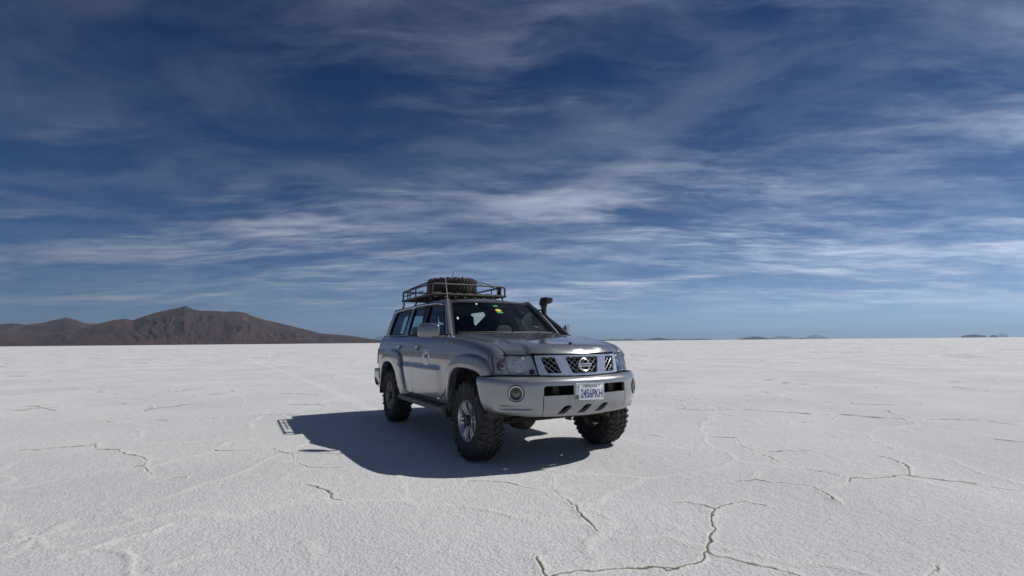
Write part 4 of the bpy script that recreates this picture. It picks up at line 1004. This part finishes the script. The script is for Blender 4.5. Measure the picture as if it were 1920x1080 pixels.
# --- wheels
def lug(b, a0, a1, y0, y1, r0, r1, sk=0.0):
    """one tread block"""
    V = []
    for r, ins in ((r0, 0), (r1, .12)):
        for (a, y) in ((a0+(a1-a0)*ins, y0+(y1-y0)*ins*.6), (a1-(a1-a0)*ins, y0+(y1-y0)*ins*.6), (a1-(a1-a0)*ins, y1-(y1-y0)*ins*.6), (a0+(a1-a0)*ins, y1-(y1-y0)*ins*.6)):
            rr = r-.035*max(0, (abs(y)-.10)/.045)**2 if r > .3 else r
            aa = a+sk*y; V.append((rr*math.cos(aa), y, rr*math.sin(aa)))
    b.add(V, [(3, 2, 1, 0), (4, 5, 6, 7), (0, 1, 5, 4), (1, 2, 6, 5), (2, 3, 7, 6), (3, 0, 4, 7)])
def tyre_mb():
    b = MB(); W = .142
    pr = [(.205, -.110), (.222, -.122), (.26, -.138), (.31, -.145), (.35, -.142), (.376, -.128), (.391, -.105), (.395, -.06), (.396, 0), (.395, .06), (.391, .105), (.376, .128), (.35, .142), (.31, .145), (.26, .138), (.222, .122), (.205, .110)]
    b.lathe(pr, 64); nL = 38; st = 2*math.pi/nL
    for i in range(nL):
        a = i*st
        for sg in (-1, 1):
            o = 0 if sg < 0 else st*.5
            L_ = (.148 if i % 2 else .138)
            # shoulder block that wraps on the side wall
            y0, y1 = sorted((sg*.078, sg*L_)); lug(b, a+o, a+o+st*.62, y0, y1, .360, .416)
            # side biter
            V = []
            for (aa, r) in ((a+o+.02, .352), (a+o+st*.55, .352), (a+o+st*.55, .382), (a+o+.02, .382)):
                for yy in (sg*.130, sg*.1515): V.append((r*math.cos(aa), yy, r*math.sin(aa)))
            if i % 2: b.add(V, [(1, 3, 5, 7), (0, 1, 3, 2), (2, 3, 5, 4), (4, 5, 7, 6), (6, 7, 1, 0)])
            y0, y1 = sorted((sg*.010, sg*.068)); lug(b, a+o*.7+st*.18, a+o*.7+st*.80, y0, y1, .385, .4115, sk=1.1*sg)
    # raised ring on the side wall
    for sg in (-1, 1): b.lathe([(.285, sg*.1425), (.288, sg*.1475), (.293, sg*.1475), (.296, sg*.144)], 64)
    return b
def rim_mb():
    b = MB(); o = -1      # outer face towards -y
    b.lathe([(.206, .12), (.19, .10), (.182, .0), (.184, -.085), (.196, -.112), (.214, -.124), (.218, -.118), (.213, -.108)], 48)
    n = 6
    for k in range(n):
        a = 2*math.pi*k/n; 
        for sgn in (-1, 1):
            rows = []
            for r, w, y in ((.055, .013, -.070), (.09, .0145, -.088), (.13, .017, -.098), (.17, .021, -.104), (.192, .025, -.106)):
                off = sgn*(.0135+.011*(r/.19)); ring = []
                for (dw, dy) in ((-w, .022), (-w*.8, -.004), (0, -.008), (w*.8, -.004), (w, .022)):
                    ring.append((r*math.cos(a)-(off+dw)*math.sin(a), y+dy, r*math.sin(a)+(off+dw)*math.cos(a)))
                rows.append(ring)
            b.loft(rows)
    b.lathe([(.072, -.045), (.070, -.085), (.060, -.092), (.03, -.092)], 30)
    return b
_t = tyre_mb(); _t.V = [(v[0], v[1]*.92, v[2]) for v in _t.V]
tyre_me = _t.build('tyre', 'rubber', None, sharp=30); rim_me = rim_mb().build('rim', 'alloy', None, sharp=35)
hubb = MB(); hubb.lathe([(.058, -.07), (.056, -.118), (.050, -.130), (.043, -.133), (.040, -.128), (.0, -.128)], 24)
for k in range(6): hubb.box(*(lambda c, s: (c-.007, c+.007, -.134, -.118, s-.007, s+.007))(.047*math.cos(k*math.pi/3), .047*math.sin(k*math.pi/3)))
hub_me = hubb.build('hub', 'hub_black', None)
drum = MB().lathe([(.0, -.02), (.15, -.02), (.165, .0), (.165, .06), (.05, .07), (.05, .12)], 32).build('brake', 'underbody', None)
for q in (tyre_me, rim_me, hub_me, drum): COL.objects.unlink(q)
for (x, y, front_) in ((0, -.812, True), (0, .812, True), (-WB, -.812, False), (-WB, .812, False)):
    w = empty('wheel', (x, y, WZ), car)
    if y > 0: w.rotation_euler = (0, 0, math.pi)
    rx = random.uniform(0, 6)
    for src, mm in ((tyre_me, 'rubber'), (rim_me, 'alloy' if front_ else 'dusty_alloy'), (hub_me, 'hub_black'), (drum, 'underbody')):
        o = bpy.data.objects.new(src.data.name.split('.')[0], src.data); COL.objects.link(o); o.parent = w
        o.rotation_euler = (0, rx, 0)
        if mm == 'dusty_alloy': o.material_slots[0].link = 'OBJECT'; o.material_slots[0].material = MATS[mm]
for q in (rim_me, hub_me, drum, ): bpy.data.objects.remove(q)

# --- running gear
mb = MB(); mb.tube([(0, -.68, WZ), (0, .68, WZ)], .052, 12); mb.lathe([(.0, -.17), (.06, -.15), (.115, -.10), (.14, -.02), (.14, .03), (.11, .10), (.06, .15), (0, .16)], 20, c=(.0, -.28, WZ-.005))
mb.lathe([(.0, .20), (.09, .185), (.135, .10), (.14, .0)], 20, c=(0, -.28, WZ-.005), axis='x'); mb.build('front_axle', 'underbody', car)
mb = MB(); mb.tube([(-WB, -.68, WZ), (-WB, .68, WZ)], .055, 12); mb.lathe([(.0, -.17), (.08, -.14), (.14, -.05), (.14, .05), (.08, .14), (0, .17)], 18, c=(-WB, .0, WZ)); mb.build('rear_axle', 'underbody', car)
for y in (-.43, .43):
    mb = MB(); mb.box(-3.9, .72, y-.045, y+.045, .50, .60, bev=.008); mb.build('chassis_rail', 'underbody', car)
    mb = MB(); P = [(.0+.055*math.cos(t), y*1.05+.055*math.sin(t), .45+t*.009) for t in np.linspace(0, 2*math.pi*5, 90)]; mb.tube(P, .009, 6); mb.build('coil_spring', 'black_gap', car)
    mb = MB(); mb.tube([(.03, y*1.02, WZ), (-.5, y*1.02, .45), (-1.0, y*.95, .50)], .03, 8); mb.build('radius_arm', 'underbody', car)
mb = MB(); mb.tube([(.19, -.66, WZ-.02), (.19, .66, WZ-.02)], .018, 8); mb.tube([(.19, -.50, WZ), (.24, .55, .47)], .016, 8); mb.build('steering_rod', 'underbody', car)
mb = MB(); mb.box(-2.5, -.62, -.80, .80, .52, .60); mb.box(-.64, .66, -.42, .42, .58, .64); mb.box(-3.9, -2.45, -.42, .42, .56, .62); mb.build('floor_pan', 'underbody', car)
mb = MB(); mb.box(.54, .58, -.47, .47, .50, 1.06); mb.build('radiator', 'black_gap', car)
mb = MB(); mb.box(-.70, -.66, -.78, .78, .58, 1.27); mb.build('firewall', 'black_gap', car)
mb = MB(); mb.box(.52, .75, -.30, .30, .470, .500, bev=.01); mb.box(.70, .78, -.175, -.145, .445, .50, bev=.006); mb.box(.64, .78, .30, .325, .44, .52, bev=.004); mb.build('tow_bracket', 'underbody', car)
mb = MB(); mb.tube([(-.9, .30, .42), (-2.2, .30, .42), (-2.6, .45, .50), (-3.9, .45, .48)], .03, 8); mb.box(-2.2, -1.5, .2, .42, .36, .47, bev=.03); mb.build('exhaust', 'underbody', car)

# --- interior
mb = MB(); rows = []
for x, z in ((-.72, 1.22), (-.80, 1.262), (-.95, 1.268), (-1.08, 1.262), (-1.16, 1.22), (-1.18, 1.05), (-1.12, .9)): rows.append([(x, y, z-.01*(abs(y)/.7)**2) for y in np.linspace(-.76, .76, 9)])
mb.loft(rows); mb.build('dashboard', 'cabin_plastic', car)
mb = MB(); R_ = [(-1.28+.175*math.sin(t)*-.35, .37+.185*math.cos(t), 1.17+.185*math.sin(t)*.93) for t in np.linspace(0, 2*math.pi, 32, endpoint=False)]; mb.tube(R_, .015, 8, closed=True, upv=(1, 0, 0)); mb.box(-1.31, -1.26, .30, .44, 1.12, 1.22, bev=.02); mb.tube([(-1.28, .37, 1.17), (-1.05, .37, 1.08)], .03, 8); mb.build('steering_wheel', 'cabin_plastic', car)
def seat(x, y0, y1, nh):
    s_ = empty('seat', (0, 0, 0), car)
    b = MB(); b.box(x-.02, x+.50, y0, y1, .82, .98, bev=.04); b.build('seat_cushion', 'seat_fabric', s_)
    b = MB(); b.box(-.075, .075, y0, y1, 0, .56, bev=.05); r = math.radians(-16)
    b.V = [(x-.02+v[0]*math.cos(r)+v[2]*math.sin(r), v[1]*(1-.12*max(0, v[2]-.1)*0), .93-v[0]*math.sin(r)*0+v[2]*math.cos(r)) for v in b.V]; b.build('seat_back', 'seat_fabric', s_)
    for k in range(nh):
        yc = y0+(y1-y0)*(k+.5)/nh; b = MB(); b.box(x-.27, x-.16, yc-.13, yc+.13, 1.50, 1.66, bev=.04); b.tube([(x-.215, yc-.06, 1.52), (x-.19, yc-.06, 1.42)], .008, 6); b.tube([(x-.215, yc+.06, 1.52), (x-.19, yc+.06, 1.42)], .008, 6); b.build('headrest', 'seat_fabric', s_)
seat(-1.72, -.64, -.12, 1); seat(-1.72, .12, .64, 1); seat(-2.62, -.64, .64, 2)
mb = MB(); mb.box(-1.36, -1.33, -.13, .13, 1.655, 1.725, bev=.012); mb.tube([(-1.33, 0, 1.71), (-1.27, 0, 1.75)], .01, 6); mb.build('rear_view_mirror', 'cabin_plastic', car)
for y in (-.36, .36):
    mb = MB(); mb.box(-1.50, -1.345, y-.18, y+.18, 1.735, 1.750, bev=.005); mb.build('sun_visor', 'cabin_plastic', car)
mb = MB(); mb.box(-3.70, -3.2, -.6, .6, .80, 1.16, bev=.03); mb.build('luggage', 'cabin_plastic', car)
# windscreen stickers (flat)
def sticker(nm, u, v, du, dv, m, n=16):
    lp = np.array([(u+du*math.cos(t), v+dv*math.sin(t)) for t in np.linspace(0, 2*math.pi, n, endpoint=False)])
    panel(nm, [lp], wscreen, [m, m], car, step=.05, th=.0005, lift=.006, hint=(1, 0, .5), back=False)
def rects(nm, u0, u1, v0, v1, m):
    panel(nm, [np.array([(u0, v0), (u1, v0), (u1, v1), (u0, v1)])], wscreen, [m, m], car, step=.05, th=.0005, lift=.006, hint=(1, 0, .5), back=False)
sticker('windscreen_sticker', -.40, .90, .022, .022, 'decal_white'); sticker('windscreen_sticker', -.86, .48, .018, .035, 'decal_white')
sticker('windscreen_sticker', .035, .72, .07, .035, 'decal_yellow'); sticker('windscreen_sticker', .05, .66, .075, .03, 'decal_green'); rects('windscreen_sticker', -.03, .08, .83, .87, 'decal_green')

# --- snorkel on the left, aerials
sn = empty('snorkel', (0, 0, 0), car)
mb = MB(); P = catmull([(-.50, .90, 1.15), (-.60, .895, 1.22), (-.72, .868, 1.30), (-.86, .845, 1.395), (-1.02, .826, 1.485), (-1.12, .82, 1.545), (-1.168, .815, 1.60), (-1.178, .812, 1.68), (-1.178, .81, 1.78)], 5); mb.tube(P, .045, 14, flat=.8, upv=(0, 1, 0)); mb.build('snorkel_pipe', 'snorkel_plastic', sn)
mb = MB(); rows = []
for x, w, zb, zt_ in ((-1.232, .030, 1.76, 1.80), (-1.225, .043, 1.742, 1.832), (-1.19, .050, 1.735, 1.848), (-1.12, .054, 1.748, 1.848), (-1.06, .058, 1.758, 1.844), (-1.02, .060, 1.76, 1.840), (-1.012, .052, 1.768, 1.832)):
    rows.append([(x+(-.02 if z < (zb+zt_)/2 else 0), .81+a*w*.85, z) for a, z in ((-1, zb+.02), (-.8, zb), (.8, zb), (1, zb+.02), (1, zt_-.02), (.8, zt_), (-.8, zt_), (-1, zt_-.02))])
mb.loft(rows, closed_u=True, cap=True)
mb.tube([(-1.178, .81, 1.715), (-1.178, .81, 1.76)], .050, 14); mb.build('snorkel_head', 'dark_trim', sn, sharp=50)
mb = MB()
for i in range(5): mb.box(-1.015, -1.007, .757, .863, 1.774+.013*i, 1.779+.013*i)
mb.build('snorkel_grill', 'snorkel_plastic', sn)
mb = MB(); mb.box(-1.20, -1.18, .63, .80, 1.655, 1.675); mb.build('snorkel_clamp', 'dark_trim', sn)
mb = MB(); mb.lathe([(.0, .03), (.018, .028), (.022, .0)], 12, c=(-.62, -.842, 1.268), axis='z'); mb.tube([(-.62, -.842, 1.28), (-.66, -.842, 1.40), (-.74, -.842, 1.65), (-.855, -.842, 2.02)], [.010, .0075, .0065, .006], 6); mb.build('whip_antenna', 'chrome_satin', car)

# --- roof rack
rack = empty('roof_rack', (0, 0, 0), car)
X0, X1, Y, ZB, ZT = -3.43, -1.98, .60, 1.925, 2.078
def bend(pts, r=.05): return [tuple(p) for p in rounded3(pts, r)]
def rounded3(P, r):
    P = [np.array(p, float) for p in P]; out = [P[0]]
    for a, b, c in zip(P[:-2], P[1:-1], P[2:]):
        p0 = b+(a-b)/np.linalg.norm(a-b)*r; p2 = b+(c-b)/np.linalg.norm(c-b)*r
        for t in np.linspace(0, 1, 5): out.append((1-t)**2*p0+2*t*(1-t)*b+t*t*p2)
    out.append(P[-1]); return out
# lower frame, upper rails, posts
for sg in (-1, 1):
    MB().tube([(X0-.04, sg*Y, ZB), (X1+.02, sg*Y, ZB)], .017, 8).build('frame_bar', 'black_steel', rack)
    MB().tube(bend([(X0, sg*Y, ZB), (X0, sg*Y, ZT), (X1, sg*Y, ZT), (X1, sg*Y, ZB)]), .014, 8).build('side_rail', 'black_steel', rack)
    if sg < 0: MB().tube([(X0+.02, sg*Y, ZB+.075), (-2.4, sg*Y, ZB+.075)], .009, 6).build('mid_rail', 'black_steel', rack)
    for x in ((-3.17, -2.75) if sg < 0 else (-3.0, -2.45)): MB().tube([(x, sg*Y, ZB), (x, sg*Y, ZT)], .012, 6).build('rail_post', 'black_steel', rack)
    MB().box(-2.20, -2.12, sg*Y-.012, sg*Y+.012, ZB, ZT).build('rail_plate', 'black_steel', rack)
    for x in (-3.38, -2.72, -2.06): MB().tube([(x, sg*.60, ZB), (x, sg*.60, 1.83), (x, sg*.635, 1.775)], .014, 8).build('roof_foot', 'black_steel', rack)
for x, nm in ((X1, 'front_rail'), (X0, 'rear_rail')):
    MB().tube(bend([(x, -Y, ZB), (x, -Y, ZT), (x, Y, ZT), (x, Y, ZB)]), .0145, 8).build(nm, 'pale_steel' if x == X1 else 'black_steel', rack)
    MB().tube([(x, -Y-.02, ZB), (x, Y+.02, ZB)], .017, 8).build('frame_bar', 'black_steel', rack)
for x in (-3.2, -2.9, -2.6, -2.3): MB().tube([(x, -Y, ZB-.012), (x, Y, ZB-.012)], .012, 6).build('cross_bar', 'black_steel', rack)
for i, y in enumerate(np.linspace(-.50, .50, 7)):
    MB().box(X0+.03, X1-.02+.03*random.random(), y-.055, y+.055, ZB+.006, ZB+.030, bev=.004).build('deck_plank', 'plank_wood', rack)

# --- spare tyre lying on the rack, and the rope that holds it
spare = bpy.data.objects.new('spare_tyre', tyre_me.data.copy()); COL.objects.link(spare); spare.data.materials[0] = MATS['dusty_rubber']
spare.location = (-2.76, .025, 2.112); spare.rotation_euler = (math.pi/2, .0, .4)
tag(spare, 'dusty knobbly spare tyre lying flat on the roof rack', 'tyre')
sr = bpy.data.objects.new('spare_rim', None)
bpy.data.objects.remove(sr)
bpy.data.objects.remove(tyre_me)
zt_ = 2.258
mb = MB()
def rp_(p): mb.tube(catmull(p, 6), .0065, 6)
rp_([(-3.02, -.60, 2.10), (-2.98, -.32, 2.22), (-2.92, -.24, zt_+.004), (-2.76, .02, zt_+.006), (-2.60, .28, zt_+.004), (-2.50, .38, 2.205), (-2.22, .60, 2.10)])
rp_([(-3.10, -.60, 2.09), (-3.03, -.30, 2.215), (-2.98, -.22, zt_+.004), (-2.80, .05, zt_+.006), (-2.72, .34, zt_+.002), (-2.64, .44, 2.195), (-2.34, .60, 2.095)])
for x, y, z in ((-3.06, -.60, 2.09), (-2.28, .60, 2.09), (-2.16, .60, 2.09)):
    mb.tube([(x, y, z+.02), (x+.03, y*1.02, 2.0), (x, y, ZB-.02)], .006, 6)
    mb.tube([(x+.04, y*.98, z+.02), (x+.04, y*1.02, ZB-.02)], .006, 6)
rope = mb.build('tie_down_rope', 'rope'); tag(rope, 'dark rope stretched over the spare tyre to the rack rails', 'rope')
mb = MB(); mb.lathe([(.02, 0), (.018, .02), (.008, .03)], 10, c=(-3.40, .30, 1.835), axis='z'); mb.tube([(-3.40, .30, 1.84), (-3.40, .30, 2.475)], [.009, .007], 6); mb.build('roof_antenna', 'dark_trim', car)
